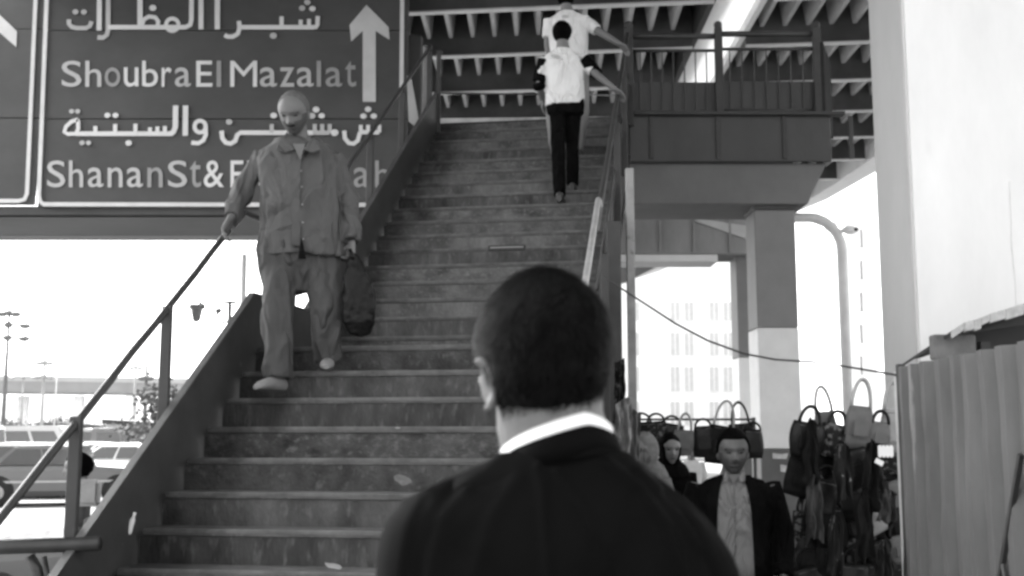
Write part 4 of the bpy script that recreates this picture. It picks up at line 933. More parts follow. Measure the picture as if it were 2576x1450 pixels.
def hair_mb(c, R, hw, hd, hh, line, thick=.012, low=-.35, pw=1.3, seed=0, amp=.002):
    """scalp shell that dips inside the head below the hair line"""
    b = MB(); nu, nv = 64, 48; rings = []
    for i in range(1, nv):
        ph = pi * i / nv; ring = []
        for j in range(nu):
            th = 2 * pi * j / nu; x = sin(ph) * cos(th); y = sin(ph) * sin(th); z = -cos(ph)
            X = x * hw; Y = y * hd; Z = z * hh; top_ = 1 + .5 * max(0, z) * (1 - max(0, z)); X *= top_; Y *= top_
            if z < -.1: k = min(1, (-z - .1) / .8); X *= 1 - (.30 if y > 0 else .30 - .2 * min(1, -y * 3)) * k; Y = Y * (1 - .1 * k) + (.02 * k * hd / .1 if y > -.2 else .03 * k)
            if y < 0: Y *= 1.06 if z > -.2 else 1.0
            lim = hairlim(y, line, low)
            d = (z - lim) / .07; d = max(-1, min(1, d)); off = thick * d if d > 0 else .02 * d
            q = Vector((X, Y, Z)); n_ = Vector((x / hw, y / hd, z / hh)).normalized()
            q += n_ * (off + (amp * noise.noise(Vector((x * 9 + seed, y * 9, z * 9))) if d > 0 else 0))
            ring.append(c + R @ q)
        rings.append(ring)
    b.loft(rings); return b
def beard_mb(c, R, hw, hd, hh, low=-.42, th=.0022):
    b = MB(); nu, nv = 64, 48; rings = []; tmp = MB(); head_mb(tmp, Vector((0, 0, 0)), Matrix.Identity(3), hw, hd, hh, ears=False)
    for v in tmp.v:
        x, y, z = v.x / hw, v.y / hd, v.z / hh; n_ = Vector((x, y, z)).normalized()
        on = (y > .12 and z < low + .28 * abs(x) ** .5 ) or (y > .02 and abs(x) > .72 and z < .0)
        b.v.append(c + R @ (v + n_ * (th if on else -.006)))
    b.f = tmp.f; return b
def hand_mb(mb, wr, d, nrm, size=1.0, curl=1.1, thumb=1):
    """wr wrist, d finger direction, nrm palm normal (curl towards it)"""
    d = Vector(d).normalized(); nrm = (Vector(nrm) - d * Vector(nrm).dot(d)).normalized(); sx = d.cross(nrm).normalized(); s = size
    mb.tube([wr - d * .02, wr + d * .03 * s, wr + d * .085 * s], [.024 * s, .038 * s, .040 * s], 12, ref=nrm, ry=[.020 * s, .016 * s, .014 * s])
    for k, (off, ln) in enumerate(((-.030, .068), (-.010, .078), (.010, .074), (.029, .058))):
        p = wr + d * .08 * s + sx * off * s; pts = [p - d * .015]; a = 0; dirn = d.copy()
        for m_ in range(4):
            pts.append(pts[-1] + dirn * ln * s / 3 * (1.0 if m_ else .9)); a += curl / 3 * 1.1; dirn = d * cos(a) + nrm * sin(a)
        mb.tube(pts, [.0095 * s, .009 * s, .0085 * s, .008 * s, .0065 * s], 8, ref=sx)
    p = wr + d * .025 * s + sx * thumb * -.032 * s; dv = (d * .6 - sx * thumb * .6 + nrm * .45).normalized(); dv2 = (d * .8 + nrm * .7).normalized()
    mb.tube([p - dv * .01, p + dv * .03 * s, p + dv * .03 * s + dv2 * .03 * s], [.012 * s, .0105 * s, .008 * s], 8, ref=sx)
def limb(mb, pts, ra, ref, rb=None, n=14): mb.tube(pts, ra, n, ref=ref, ry=rb)
def subdiv(pts, rad, k=4):
    P = []; R = []
    for i in range(len(pts) - 1):
        a = pts[max(i - 1, 0)]; b = pts[i]; c = pts[i + 1]; d = pts[min(i + 2, len(pts) - 1)]
        for m_ in range(k):
            t = m_ / k; P.append(.5 * ((2 * b) + (c - a) * t + (2 * a - 5 * b + 4 * c - d) * t * t + (3 * b - a - 3 * c + d) * t ** 3)); R.append(rad[i] + (rad[i + 1] - rad[i]) * t)
    P.append(pts[-1]); R.append(rad[-1]); return P, R
def torso_mb(mb, rings_, side, fwd, n=28, e=.85, grow=0):
    """rings_: (center, half width, half depth)"""
    out = []
    for c, a, b in rings_:
        ring = []
        for j in range(n):
            t = 2 * pi * j / n; cs = cos(t); sn = sin(t); cs = math.copysign(abs(cs) ** e, cs); sn = math.copysign(abs(sn) ** e, sn)
            ring.append(c + side * cs * (a + grow) + fwd * sn * (b + grow))
        out.append(ring)
    mb.loft(out)
def folds(amp, sx=7, sz=3.2, seed=0, fine=.3):
    def f(co, n):
        p = Vector((co.x * sx + seed, co.y * sx, co.z * sz)); a = 1 - 2 * abs(noise.noise(p)); p2 = Vector((co.x * sx * 2.6 + co.z * 6, co.y * sx * 2, co.z * sz * 2.1 + seed)); b = noise.noise(p2)
        return amp * (a - .55) + amp * fine * b
    return f
def shoe_mb(mb, ankle, d, ln=.27, wd=.045, h=.07):
    d = Vector(d); d.z = d.z; d = d.normalized(); a = Vector(ankle)
    z0 = a.z - h
    P = [Vector((a.x, a.y, 0)) + d * t * ln for t in (-.27, -.12, .1, .35, .58, .72)]
    H_ = [.035, .05, .045, .036, .026, .014]; Wd = [.028, .036, .038, .046, .044, .022]
    rings = []; s = d.cross(UZ).normalized()
    for p, hh, ww in zip(P, H_, Wd):
        ring = []
        for j in range(14):
            t = 2 * pi * j / 14; z = sin(t); zz = hh * (1 + z) if z > 0 else hh * (1 + z * 1.0)
            ring.append(Vector((p.x, p.y, z0 + d.z * 0)) + s * cos(t) * ww * wd / .045 + UZ * zz * h / .07)
        rings.append(ring)
    mb.loft(rings)

def person(label, J, face_body, face_head, hw, hd, hh, torso, shirt_mat, trouser_mat, shoe_mat, skin=m_skin, hair=None, leg_r=(.105, .085, .07), arm_r=(.062, .05, .042), sleeve='long', vox=.0065, fold_a=.006, jacket=None, head_c=None, hands=None, skirt=None, shoe_h=.08, toe=None, name='person', crotch=.08):
    """J: dict of world joints. Returns root and dict of bits"""
    base = (J['anL'] + J['anR']) / 2; base = Vector((base.x, base.y, min(J['anL'].z, J['anR'].z) - shoe_h))
    t = thing(name, label, 'person', base)
    fb = Vector(face_body).normalized(); side = fb.cross(UZ).normalized(); Rh = basis(face_head); hc = J['head']
    # --- continuous body
    b = MB(); head_mb(b, hc, Rh, hw, hd, hh)
    nb = J['neck']; hcn = hc + Rh @ Vector((0, -.012, -hh * .45))
    b.tube([nb - UZ * .05, nb, nb.lerp(hcn, .5), hcn], [hw * 1.0, hw * .86, hw * .74, hw * .72], 18, ref=fb)
    torso_mb(b, [(c, a * .86, d * .84) for c, a, d in torso], side, fb)
    for s, sn in (('L', -1), ('R', 1)):
        P, R_ = subdiv([J['sh' + s], J['el' + s], J['wr' + s]], [arm_r[0] * .78, arm_r[1] * .78, .028]); limb(b, P, R_, fb)
        P, R_ = subdiv([J['hip' + s], J['kn' + s], J['an' + s]], [leg_r[0] * .82, leg_r[1] * .72, .042]); limb(b, P, R_, side)
        ft = Vector(toe[s]) if toe else fb; a = J['an' + s]; b.tube([a - ft * .04, a + ft * .05 - UZ * .03, a + ft * .14 - UZ * .045], [.035, .035, .02], 10)
        hd_ = (hands or {}).get(s)
        if hd_ is None: hd_ = ((J['wr' + s] - J['el' + s]), -side * sn, 1.0)
        hand_mb(b, J['wr' + s], hd_[0], hd_[1], hd_[2] if len(hd_) > 2 else 1, hd_[3] if len(hd_) > 3 else .6, thumb=hd_[4] if len(hd_) > 4 else sn)
    fused('body', fuse(b, vox * .85, 2), skin, t)
    # eyes, brows, lips
    k = hh / .12
    for s in (-1, 1):
        MB().ell(hc + Rh @ Vector((s * .031 * k, hd * .885, .004 * k)), (.0155 * k, .009, .0075 * k), Rh, 12, 8).build('eye', M('eye_dark', .02, .25), t, smooth=True)
        MB().tube([hc + Rh @ Vector((s * x * k, hd * (.975 - (x - .012) * 3.4), z * k)) for x, z in ((.010, .020), (.028, .026), (.050, .018))], [.004, .0062, .003], 6).build('eyebrow', m_hair, t)
    MB().tube([hc + Rh @ Vector((x * k, hd * (.975 - abs(x) * 3.2), -.064 * k)) for x in (-.022, -.01, 0, .01, .022)], [.002, .0048, .0042, .0048, .002], 6).build('lips', M('lip', .045, .6), t)
    # --- trousers
    if skirt is None:
        tr = MB()
        hp = (J['hipL'] + J['hipR']) / 2; wv = torso[0][1]
        torso_mb(tr, [(hp - UZ * crotch, wv * .80, torso[0][2] * .6), (hp - UZ * .06, wv * .96, torso[0][2] * .85), (hp + UZ * .02, wv * 1.0, torso[0][2] * .95), (hp + UZ * .16, wv * .93, torso[0][2] * .92)], side, fb)
        for s in 'LR':
            e_ = J['an' + s]; P, R_ = subdiv([J['hip' + s] + UZ * .02, J['kn' + s], e_ - (e_ - J['kn' + s]).normalized() * .0], list(leg_r)); limb(tr, P, R_, side)
        fused('trousers', fuse(tr, vox * 1.3, 3, folds(fold_a, 8, 3.5, 3)), trouser_mat, t)
    else:
        sk = MB(); torso_mb(sk, skirt, side, fb); fused('skirt', fuse(sk, vox * 1.5, 3, folds(fold_a * 1.5, 9, 1.2, 5)), trouser_mat, t)
    # --- shirt
    sh = MB(); torso_mb(sh, torso, side, fb)
    for s in 'LR':
        P, R_ = subdiv([J['sh' + s], J['el' + s], J['wr' + s]], list(arm_r))
        if sleeve == 'short': P = P[:4]; R_ = [r * 1.12 for r in R_[:4]]
        limb(sh, P, R_, fb)
    fused('shirt' if jacket is None else 'jacket', fuse(sh, vox * 1.15, 3, folds(fold_a, 8, 4.5, 7)), shirt_mat, t)
    for s in 'LR':
        sb = MB(); shoe_mb(sb, J['an' + s], toe[s] if toe else fb, h=shoe_h); fused('shoe', fuse(sb, .005, 2), shoe_mat, t)
    if hair:
        hb = hair_mb(hc, Rh, hw, hd, hh, **hair[1]); hb.build('hair', hair[0], t, smooth=True)
    return t, Rh, fb, side

# ---- man coming down the stairs
def stair_z(n): return SZ + n * SR
Yd = 7.22
def J_(d, Y): return {k: at(v[0], v[1], v[2] if len(v) > 2 else Y) for k, v in d.items()}
J = J_(dict(head=(740, 284, 7.10), neck=(748, 352, 7.2), shL=(836, 392), shR=(664, 392), elL=(874, 500, 7.25), elR=(612, 480, 7.22), wrL=(884, 606, 7.15), wrR=(582, 548, 7.1),
            hipL=(808, 640), hipR=(706, 640), knL=(818, 780, 7.12), knR=(698, 792, 7.05)), Yd)
J['anL'] = at(826, 905, 7.2); J['anL'].z = stair_z(6) + .075; J['anR'] = at(698, 930, 6.98); J['anR'].z = stair_z(5) + .12
m_shirt = M('grey_shirt_cloth', .066, .85, fold=.16, fscale=5, var=.1, scale=6, bump=.25, bscale=60); m_trou = M('grey_trouser_cloth', .046, .85, fold=.18, fscale=5, fst=(1, 1, .4), var=.12, scale=6, bump=.25, bscale=60)
pxm = CF / Yd
def TR(L, Y): return [(at(x, y, Y), a / pxm, d) for x, y, a, d in L]
tor = TR(((766, 648, 110, .19), (764, 590, 106, .20), (761, 530, 103, .215), (757, 470, 102, .205), (753, 415, 103, .175), (750, 382, 98, .15), (750, 362, 66, .115), (750, 345, 42, .085)), Yd)
rail_dir = (S(7, -.09, RH) - S(2, -.09, RH)).normalized()
t, Rh, fb, sd_ = person('heavyset balding man in a grey shirt coming down the stairs with a bag', J, (.16, -1, 0), (-.12, -1, -.55), .092, .112, .142, tor, m_shirt, m_trou, M('pale_slipper', .16, .7), skin=m_skin_d,
        hair=(m_grayhair, dict(line=.86, low=-.25, thick=.0025)), leg_r=(.114, .098, .086), arm_r=(.066, .072, .056), fold_a=.024,
        hands={'R': (Vector((-.35, -.25, -.9)), Vector((.9, 0, .3)), 1.15, 1.3, 1), 'L': (Vector((0, -.1, -1)), Vector((-.6, -.6, 0)), 1.1, 1.7, -1)}, toe={'L': (.1, -1, 0), 'R': (-.55, -1, -.1)}, shoe_h=.075, crotch=.25)
man = t
# collar wings, placket, buttons, moustache
cpt = at(750, 352, 7.06)
for s in (-1, 1):
    P = [at(752 + s * 10, 376, 7.03), at(750 + s * 36, 346, 7.08), at(750 + s * 50, 356, 7.06), at(750 + s * 56, 376, 7.0), at(752 + s * 34, 384, 7.0)]
    MB().poly(P, (0, .02, 0)).build('collar', m_shirt, man, bevel=.004)
for y in (430, 470, 515, 560, 602):
    q = at(758 + (y - 430) * .03, y, 7.0); yy = {430: 7.03, 470: 7.0, 515: 6.99, 560: 6.995, 602: 7.01}[y]
    q = at(758 + (y - 430) * .03, y, yy - .01); MB().ell(q, (.006, .008, .006), nu=10, nv=6).build('button', M('pale_button', .22, .4), man, smooth=True)
hc = J['head']; MB().tube([hc + Rh @ Vector((x, .112 * (.985 - abs(x) * 2.2), -.060)) for x in (-.028, -.012, 0, .012, .028)], [.004, .008, .007, .008, .004], 6).build('moustache', m_hair, man)
MB().poly([at(736, 362, 7.045), at(768, 362, 7.045), at(755, 404, 7.02)], (0, .02, 0)).build('neck_opening', m_skin_d, man)
def front_patch(name, mat, root, Lf, rows, off, th=.006, nx=10):
    """cloth panel that follows the chest; rows: (z, x0, x1, half width, half depth)"""
    b = MB(); V = []; F = []
    for z, x0, x1, a, d in rows:
        for i in range(nx + 1):
            x = x0 + (x1 - x0) * i / nx; y = d * (max(0, 1 - abs(x / a) ** 2.3)) ** (1 / 2.3) + off; V.append(Lf(x, y, z))
    m = nx + 1
    for r in range(len(rows) - 1):
        for i in range(nx): F.append((r * m + i, r * m + i + 1, (r + 1) * m + i + 1, (r + 1) * m + i))
    bk = Lf(0, -th, 1) - Lf(0, 0, 1); k = len(V); n_ = len(rows)
    ed = [(r * m, (r + 1) * m) for r in range(n_ - 1)] + [(r * m + nx, (r + 1) * m + nx) for r in range(n_ - 1)] + [(i, i + 1) for i in range(nx)] + [((n_ - 1) * m + i, (n_ - 1) * m + i + 1) for i in range(nx)]
    b.add(V + [v + bk for v in V], F + [tuple(q + k for q in f[::-1]) for f in F] + [(p, q, q + k, p + k) for p, q in ed])
    return b.build(name, mat, root, smooth=True)
def LM(x, y, z): return Vector((at(757, 500, Yd).x + x, Yd - y, z))
zr = [at(757, y, Yd).z for y in (400, 440, 480, 520, 560, 600, 632)]; dr_ = [.165, .185, .202, .212, .207, .200, .195]
front_patch('placket', m_shirt, man, LM, [(z, -.028 + i * .003, .028 + i * .003, .27, d + .0) for i, (z, d) in enumerate(zip(zr, dr_))], .012)
pz = [at(757, y, Yd).z for y in (425, 470, 510)]
front_patch('chest_pocket', m_shirt, man, LM, [(z, -.20, -.075, .27, d) for z, d in zip(pz, (.178, .198, .21))], .010)
MB().poly([at(757, 598, 7.0), at(768, 650, 7.0), at(750, 650, 7.0)], (0, .03, 0)).build('shirt_slit', m_black, man)
beard_mb(J['head'], Rh, .094, .112, .142).build('stubble', M('grey_stubble', .05, .8, var=.3, scale=40), man, smooth=True)
# his bag
hb = J['wrL']; bc = at(896, 655, 7.1)
bagm = M('black_plastic_bag', .008, .28, var=.6, scale=16, bump=1, bscale=26, spots=.2, spot_v=.08, spot_scale=14, spot_w=.05, spec=.12)
pb = MB(); rings = []
prof = [(640, 890, 8), (660, 893, 18), (690, 897, 30), (730, 901, 38), (775, 903, 42), (812, 903, 38), (838, 905, 24), (848, 906, 8)]
for i, (y, x, a) in enumerate(prof):
    c = at(x, y, 7.08); ring = []
    for j in range(24):
        th = 2 * pi * j / 24; r = a / pxm * (1 + .14 * noise.noise(Vector((cos(th) * 2.5, sin(th) * 2.5, i * .9)))); ring.append(c + Vector((cos(th) * r, sin(th) * r * .62, 0)))
    rings.append(ring)
pb.loft(rings)
me = fuse(pb, .007, 1, lambda co, n: .008 * (1 - 2 * abs(noise.noise(Vector((co.x * 16, co.y * 16, co.z * 9))))) )
bt = thing('carrier_bag', 'crumpled black plastic bag held by the man coming down the stairs', 'bag', at(903, 852, 7.08)); fused('bag_body', me, bagm, bt)
MB().tube([at(880, 628, 7.06), at(884, 640, 7.05), at(890, 660, 7.07)], [.012, .016, .02], 8).build('twisted_neck', bagm, bt, smooth=True)

# ---- two young men going up
def climber(label, Y, jt, tor_px, shirt, trou, shoe, hair_m, sleeve, zfeet, armr=(.06, .048, .036), legr=(.088, .07, .06), headdir=(.12, 1, -.1), hs=1.0):
    k = CF / Y; J = J_(jt, Y)
    J['anL'].z = stair_z(zfeet[0]) + .08; J['anR'].z = stair_z(zfeet[1]) + .08
    to = [(at(x, y, Y), a / k, d) for x, y, a, d in tor_px]
    return person(label, J, (.15, 1, 0), headdir, .082 * hs, .1 * hs, .125 * hs, to, shirt, trou, shoe, hair=(hair_m, dict(line=.45, low=-.68, thick=.014)), leg_r=legr, arm_r=armr, sleeve=sleeve, fold_a=.006, toe={'L': (.15, 1, 0), 'R': (.15, 1, 0)},
                  hands={'R': (Vector((.6, .3, -.5)), Vector((0, -.3, -1)), 1.0, .9, 1), 'L': (Vector((0, .2, -1)), Vector((1, 0, 0)), 1.0, .6, -1)}, vox=.0075, shoe_h=.08)
YB = S(17, 1.6).y
m_tee = M('white_tshirt_cloth', .66, .85, fold=.16, fscale=6, var=.05, scale=7, bump=.2, bscale=60); m_vest = M('white_vest_cloth', .68, .85, fold=.16, fscale=6, var=.05, scale=7, bump=.2, bscale=60)
m_blk = M('black_trouser_cloth', .005, .9, fold=.15, var=.3, scale=9, spec=.03)
cl = climber('young man in white vest over black sleeves climbing with hand on rail', YB, dict(head=(1414, 86), neck=(1416, 122), shL=(1372, 150), shR=(1462, 150), elL=(1358, 205), elR=(1503, 190, YB - .1), wrL=(1364, 250, YB + .2), wrR=(1548, 226, YB - .15),
        hipL=(1402, 272), hipR=(1442, 272), knL=(1404, 372, YB - .02), knR=(1440, 362, YB + .12), anL=(1408, 470, YB - .25), anR=(1440, 440, YB + .1)),
        ((1420, 268, 50, .13), (1421, 240, 52, .13), (1419, 200, 52, .125), (1417, 170, 55, .12), (1416, 148, 54, .11), (1416, 134, 38, .09), (1416, 124, 20, .07)), m_vest, m_blk, M('dark_sneaker', .05, .6), m_hair, 'short', (16, 17), hs=.98)
# black undersleeves
for s, P in (('L', ((1370, 152), (1356, 205), (1358, 225))), ('R', ((1466, 150), (1488, 172), (1506, 192)))):
    b = MB(); PP, RR = subdiv([at(x, y, YB - (.0 if s == 'L' else .05)) for x, y in P], [.070, .068, .058]); b.tube(PP, RR, 14); fused('undersleeve', fuse(b, .008, 2, folds(.004, 12, 12)), m_blk, cl[0])
MB().ell(at(1398, 142, YB - .118), (.05, .006, .018), Matrix.Rotation(.2, 3, 'Y')).build('shirt_print', M('faint_print', .4, .8), cl[0])
YC = S(20, 1.6).y
cb = climber('taller young man in white t-shirt ahead on the stairs with hand on rail', YC, dict(head=(1424, -4), neck=(1426, 28), shL=(1385, 52), shR=(1466, 52), elL=(1378, 112), elR=(1515, 85, YC - .1), wrL=(1388, 165), wrR=(1560, 112, YC - .15),
        hipL=(1396, 190), hipR=(1462, 190), knL=(1390, 300, YC - .1), knR=(1466, 280, YC + .15), anL=(1404, 430, YC - .25), anR=(1452, 375, YC + .1)),
        ((1430, 178, 47, .13), (1430, 140, 50, .13), (1428, 95, 54, .13), (1426, 65, 58, .12), (1426, 50, 54, .11), (1426, 40, 36, .09), (1426, 30, 20, .07)), m_tee, M('beige_trouser_cloth', .2, .85, var=.15), M('grey_sneaker', .2, .6), m_hair, 'short', (19, 20), armr=(.07, .052, .036))
MB().ell(at(1422, 42, YC - .125), (.04, .006, .016)).build('shirt_print', M('faint_print', .4, .8), cb[0])

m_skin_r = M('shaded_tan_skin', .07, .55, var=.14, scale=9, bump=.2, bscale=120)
# ---- generic walkers
def walker(label, px, py_top, Y, face, hs, shirt, trou, shoe, skin, hair, extra=None, torw=.2, height=None, skirt=False, arm=(.06, .05, .045), head_face=None):
    tp = at(px, py_top, Y); Hh = tp.z if height is None else height; k = Hh / 1.75; g0 = .064 if abs(tp.x) < 4 and Y < 12 else 0
    f = Vector(face).normalized(); s = f.cross(UZ).normalized(); O = Vector((tp.x, Y, 0))
    def L(x, y, z): return O + s * x * k + f * y * k + UZ * (g0 + (Hh - g0) * z / 1.75)
    J = dict(head=L(0, .015, 1.75 - .125 * hs), neck=L(0, -.01, 1.50), shL=L(-torw * .86, 0, 1.42), shR=L(torw * .86, 0, 1.42), elL=L(-torw * 1.2, -.04, 1.13), elR=L(torw * 1.2, -.02, 1.13), wrL=L(-torw * 1.15, .08, .88), wrR=L(torw * 1.15, .12, .90),
             hipL=L(-.09, 0, .90), hipR=L(.09, 0, .90), knL=L(-.10, .08, .50), knR=L(.10, -.02, .50), anL=L(-.10, .10, .085), anR=L(.10, -.16, .085))
    to = [(L(0, 0, z), a * k, d * k) for z, a, d in ((.80, torw * .92, .135), (.95, torw * .92, .13), (1.1, torw * .88, .125), (1.28, torw * .98, .13), (1.40, torw * .97, .11), (1.455, torw * .7, .085), (1.478, .09, .07))]
    sk = None
    if skirt: sk = [(L(0, 0, z), a * k, d * k) for z, a, d in ((.10, .27, .24), (.5, .24, .2), (.9, .2, .16), (1.1, .18, .14))]
    r = person(label, J, f, head_face or f, .078 * hs, .098 * hs, .122 * hs, to, shirt, trou, shoe, skin=skin, hair=hair, sleeve='long', arm_r=arm, skirt=sk, toe={'L': f, 'R': f}, fold_a=.006, vox=.0075, shoe_h=.08)
    return r, J, L
m_jk = M('black_jacket_cloth', .004, .9, fold=.14, var=.3, scale=8, spec=.03); m_gsh = M('pale_dress_shirt', .14, .8, fold=.14, fscale=7, var=.08, scale=5, bump=.2, bscale=50)
(rm, Rh, fb, s_), Jr, Lr = walker('dark-haired man in open black jacket and pale shirt facing the camera', 1842, 1086, 6.25, (-.12, -1, 0), 1.02, m_jk, m_blk, M('black_shoe', .01, .4), m_skin_r, (m_hair, dict(line=.58, low=-.3, thick=.010)), torw=.235, arm=(.07, .062, .05), head_face=(-.08, -1, -.05))
# shirt front shown between the open jacket edges
TW = .235; prof_ = [(.82, .92 * TW, .135), (.95, .92 * TW, .13), (1.1, .88 * TW, .127), (1.2, .93 * TW, .13), (1.28, .98 * TW, .132), (1.36, .975 * TW, .122), (1.42, .9 * TW, .105), (1.455, .7 * TW, .088), (1.485, .5 * TW, .078)]
kk_ = 1.0
hwid = [.118, .118, .115, .112, .108, .100, .088, .074, .062]
front_patch('shirt_front', m_gsh, rm, Lr, [(z, -h_ + .01, h_ + .01, a, d) for (z, a, d), h_ in zip(prof_, hwid)], .016, nx=14)
for sgn in (-1, 1):
    rows_ = [(z, sgn * (h_ - .012) + .01, sgn * (h_ + w2_), a, d) for (z, a, d), h_, w2_ in zip(prof_, hwid, (.05, .052, .055, .062, .07, .066, .05, .04, .03))]
    front_patch('lapel', m_jk, rm, Lr, rows_, .030, nx=6)
    MB().poly([Lr(sgn * .030 + .008, .118, 1.468), Lr(sgn * .050, .085, 1.505), Lr(sgn * .064, .085, 1.492), Lr(sgn * .062 + .004, .120, 1.448), Lr(sgn * .04 + .006, .128, 1.44)], fb * .008).build('collar', m_gsh, rm, bevel=.002)
MB().poly([Lr(-.022, .118, 1.49), Lr(.036, .118, 1.49), Lr(.008, .140, 1.425)], fb * .006).build('neck_opening', m_skin_r, rm)
for z in (1.36, 1.27, 1.17, 1.06): MB().ell(Lr(.01, .150, z), (.005, .004, .005), nu=8, nv=6).build('button', m_gsh, rm)
MB().tube([Lr(.012, .137, 1.41), Lr(.01, .152, 1.28), Lr(.01, .148, 1.1), Lr(.01, .150, .9)], .003, 5).build('placket_seam', m_gsh, rm)
beard_mb(Jr['head'], Rh, .078 * 1.02, .098 * 1.02, .122 * 1.02).build('stubble', M('dark_stubble', .036, .8, var=.3, scale=40), rm, smooth=True)
# woman in black scarf
(wm, Rw, fw, sw), Jw, Lw = walker('woman in a black headscarf and robe behind the suited shoulder', 1684, 1098, 8.6, (.1, -1, 0), .95, m_jk, m_jk, M('black_shoe', .01, .4), m_skin, None, torw=.19, skirt=True)
def scarf(t, J, R, hs, mat, name='headscarf'):
    b = MB(); hw, hd, hh = .078 * hs, .098 * hs, .122 * hs; c = J['head']; rings = []
    for i in range(1, 30):
        ph = pi * i / 30; ring = []
        for j in range(36):
            th = 2 * pi * j / 36; x = sin(ph) * cos(th); y = sin(ph) * sin(th); z = -cos(ph)
            inside = y > .35 and (x / .62) ** 2 + ((z + .08) / .62) ** 2 < 1
            k = .80 if inside else 1.17
            ring.append(c + R @ Vector((x * hw * k, y * hd * k + (-.01 if not inside else -.01), z * hh * k)))
        rings.append(ring)
    b.loft(rings); b.tube([c + R @ Vector((0, -.01, -hh * .7)), J['neck'] + UZ * .01, J['neck'] - UZ * .09], [.085, .12, .17], 20, ref=(0, 1, 0), ry=[.09, .11, .13])
    fused(name, fuse(b, .007, 2, folds(.004, 14, 8)), mat, t)
scarf(wm, Jw, Rw, .95, m_jk)
(w2, R2, f2_, s2), J2, L2 = walker('woman in a pale patterned headscarf half hidden behind the dark suit', 1622, 1098, 7.6, (-.7, -.7, 0), .95, M('mid_robe', .12, .85), M('mid_robe', .12, .85), M('black_shoe', .01, .4), m_skin, None, torw=.18, skirt=True)
scarf(w2, J2, R2, .95, M('pale_patterned_scarf', .11, .8, var=.4, scale=18, spots=.42, spot_v=.06, spot_scale=16))
# distant man in the bright gap
walker('small distant figure in grey seen through the bright gap in the stall', 1738, 1140, 17, (0, -1, 0), 1.0, M('light_shirt', .4, .8), M('light_trouser', .25, .8), M('black_shoe', .01, .4), m_skin, (m_hair, dict(line=.5, low=-.2)), height=1.45)
# passer-by beyond the left handrail post
(pl, Rp, fp, sp_), Jp, Lp = walker('dark-haired passer-by in grey top walking between post and stringer', 203, 1148, 9.7, (-.9, -.3, 0), 1.05, M('grey_top', .06, .85, var=.3, fold=.1), M('pale_trousers', .30, .85, var=.1), M('black_shoe', .01, .4), m_skin, (m_hair, dict(line=.5, low=-.6, thick=.010)), torw=.2)
pbg = MB(); q = at(222, 1240, 9.45); pbg.box(q, (.2, .08, .22)); top('shoulder_bag', pbg, mb_pl, 'pale bag carried by the passer-by near the post', 'bag', loc=q, bevel=.03, seg=2)

# ---- foreground man from behind
YF = 1.52
def A2(px, py, dy=0): return at(px, py, YF + dy)
k = CF / YF
m_suit = M('charcoal_suit_cloth', .0038, .7, fold=.16, fscale=3.6, fst=(1.3, 1, .45), var=.15, scale=5, bump=.12, bscale=300, spec=.02); 
fbF = Vector((-.06, 1, 0)).normalized(); sdF = fbF.cross(UZ).normalized()
fh = Vector((-.42, 1, -.05)); RF = basis(fh)
HC = A2(1366, 914, .03); HW, HD, HH = .0725, .094, .121
fm = thing('person', 'dark-haired man in charcoal suit seen from behind at the foot of the stairs', 'person', (A2(1410, 1200).x, YF, .064))
NB = A2(1408, 1120, .02)
def zz(z): return Vector((A2(1410, 1300).x, YF + .02, z))
tor = [(zz(.78), .19, .13), (zz(.95), .185, .125), (zz(1.10), .19, .12), (zz(1.24), .215, .12), (zz(1.32), .236, .12)]
for (y, xl, xr, d) in ((1450, 952, 1862, .118), (1390, 955, 1838, .116), (1340, 964, 1806, .112), (1300, 978, 1778, .106), (1265, 1012, 1742, .100), (1235, 1058, 1706, .092), (1208, 1118, 1668, .086), (1182, 1182, 1634, .080), (1158, 1232, 1602, .076), (1135, 1262, 1580, .072)):
    tor.append((A2((xl + xr) / 2, y, .02), (xr - xl) / 2 / k, d))
JF = dict(shL=A2(1050, 1400, .02), shR=A2(1750, 1420, .02), elL=A2(1010, 1800, 0), elR=A2(1830, 1820, .0), hipL=zz(.90) - sdF * .09, hipR=zz(.90) + sdF * .09, knL=zz(.5) - sdF * .10 + fbF * .1, knR=zz(.5) + sdF * .1 - fbF * .03, anL=zz(.145) - sdF * .1 + fbF * .12, anR=zz(.145) + sdF * .1 - fbF * .18)
JF['wrL'] = JF['elL'] + Vector((.0, .06, -.25)); JF['wrR'] = JF['elR'] + Vector((0, .06, -.25))
b = MB(); head_mb(b, HC, RF, HW, HD, HH, ears=False)
b.tube([A2(1408, 1190, .03), A2(1398, 1120, .03), A2(1384, 1060, .03), HC + RF @ Vector((0, -.012, -.04))], [.080, .075, .074, .070], 22, ref=(0, 1, 0), ry=[.075, .073, .070, .068])
for s in (-1, 1):      # ears with rim and lobe
    RR = RF @ Matrix.Rotation(-s * radians(26), 3, 'Z') @ Matrix.Rotation(radians(-8), 3, 'X'); ec = HC + RF @ Vector((s * (HW + .010), .006, -.030))
    b.ell(ec - RF @ Vector((s * .003, 0, 0)), (.004, .017, .033), RR, 14, 10); b.ell(ec - RF @ Vector((s * .008, -.004, 0)), (.010, .012, .022), RR, 12, 8)
    rim = [ec + RR @ Vector((s * .005, .018 * cos(a) * -1, .034 * sin(a))) for a in [radians(x) for x in range(-100, 121, 20)]]; b.tube(rim, .0055, 8, ref=(0, 0, 1))
torso_mb(b, [(c, a * .86, d * .84) for c, a, d in tor[:-1]], sdF, fbF)
for s, sn in (('L', -1), ('R', 1)):
    P, R_ = subdiv([JF['sh' + s], JF['el' + s], JF['wr' + s]], [.045, .04, .03]); limb(b, P, R_, fbF)
    P, R_ = subdiv([JF['hip' + s], JF['kn' + s], JF['an' + s]], [.08, .058, .042]); limb(b, P, R_, sdF)
    hand_mb(b, JF['wr' + s], (0, .15, -1), -sdF * sn, 1, .6, sn)
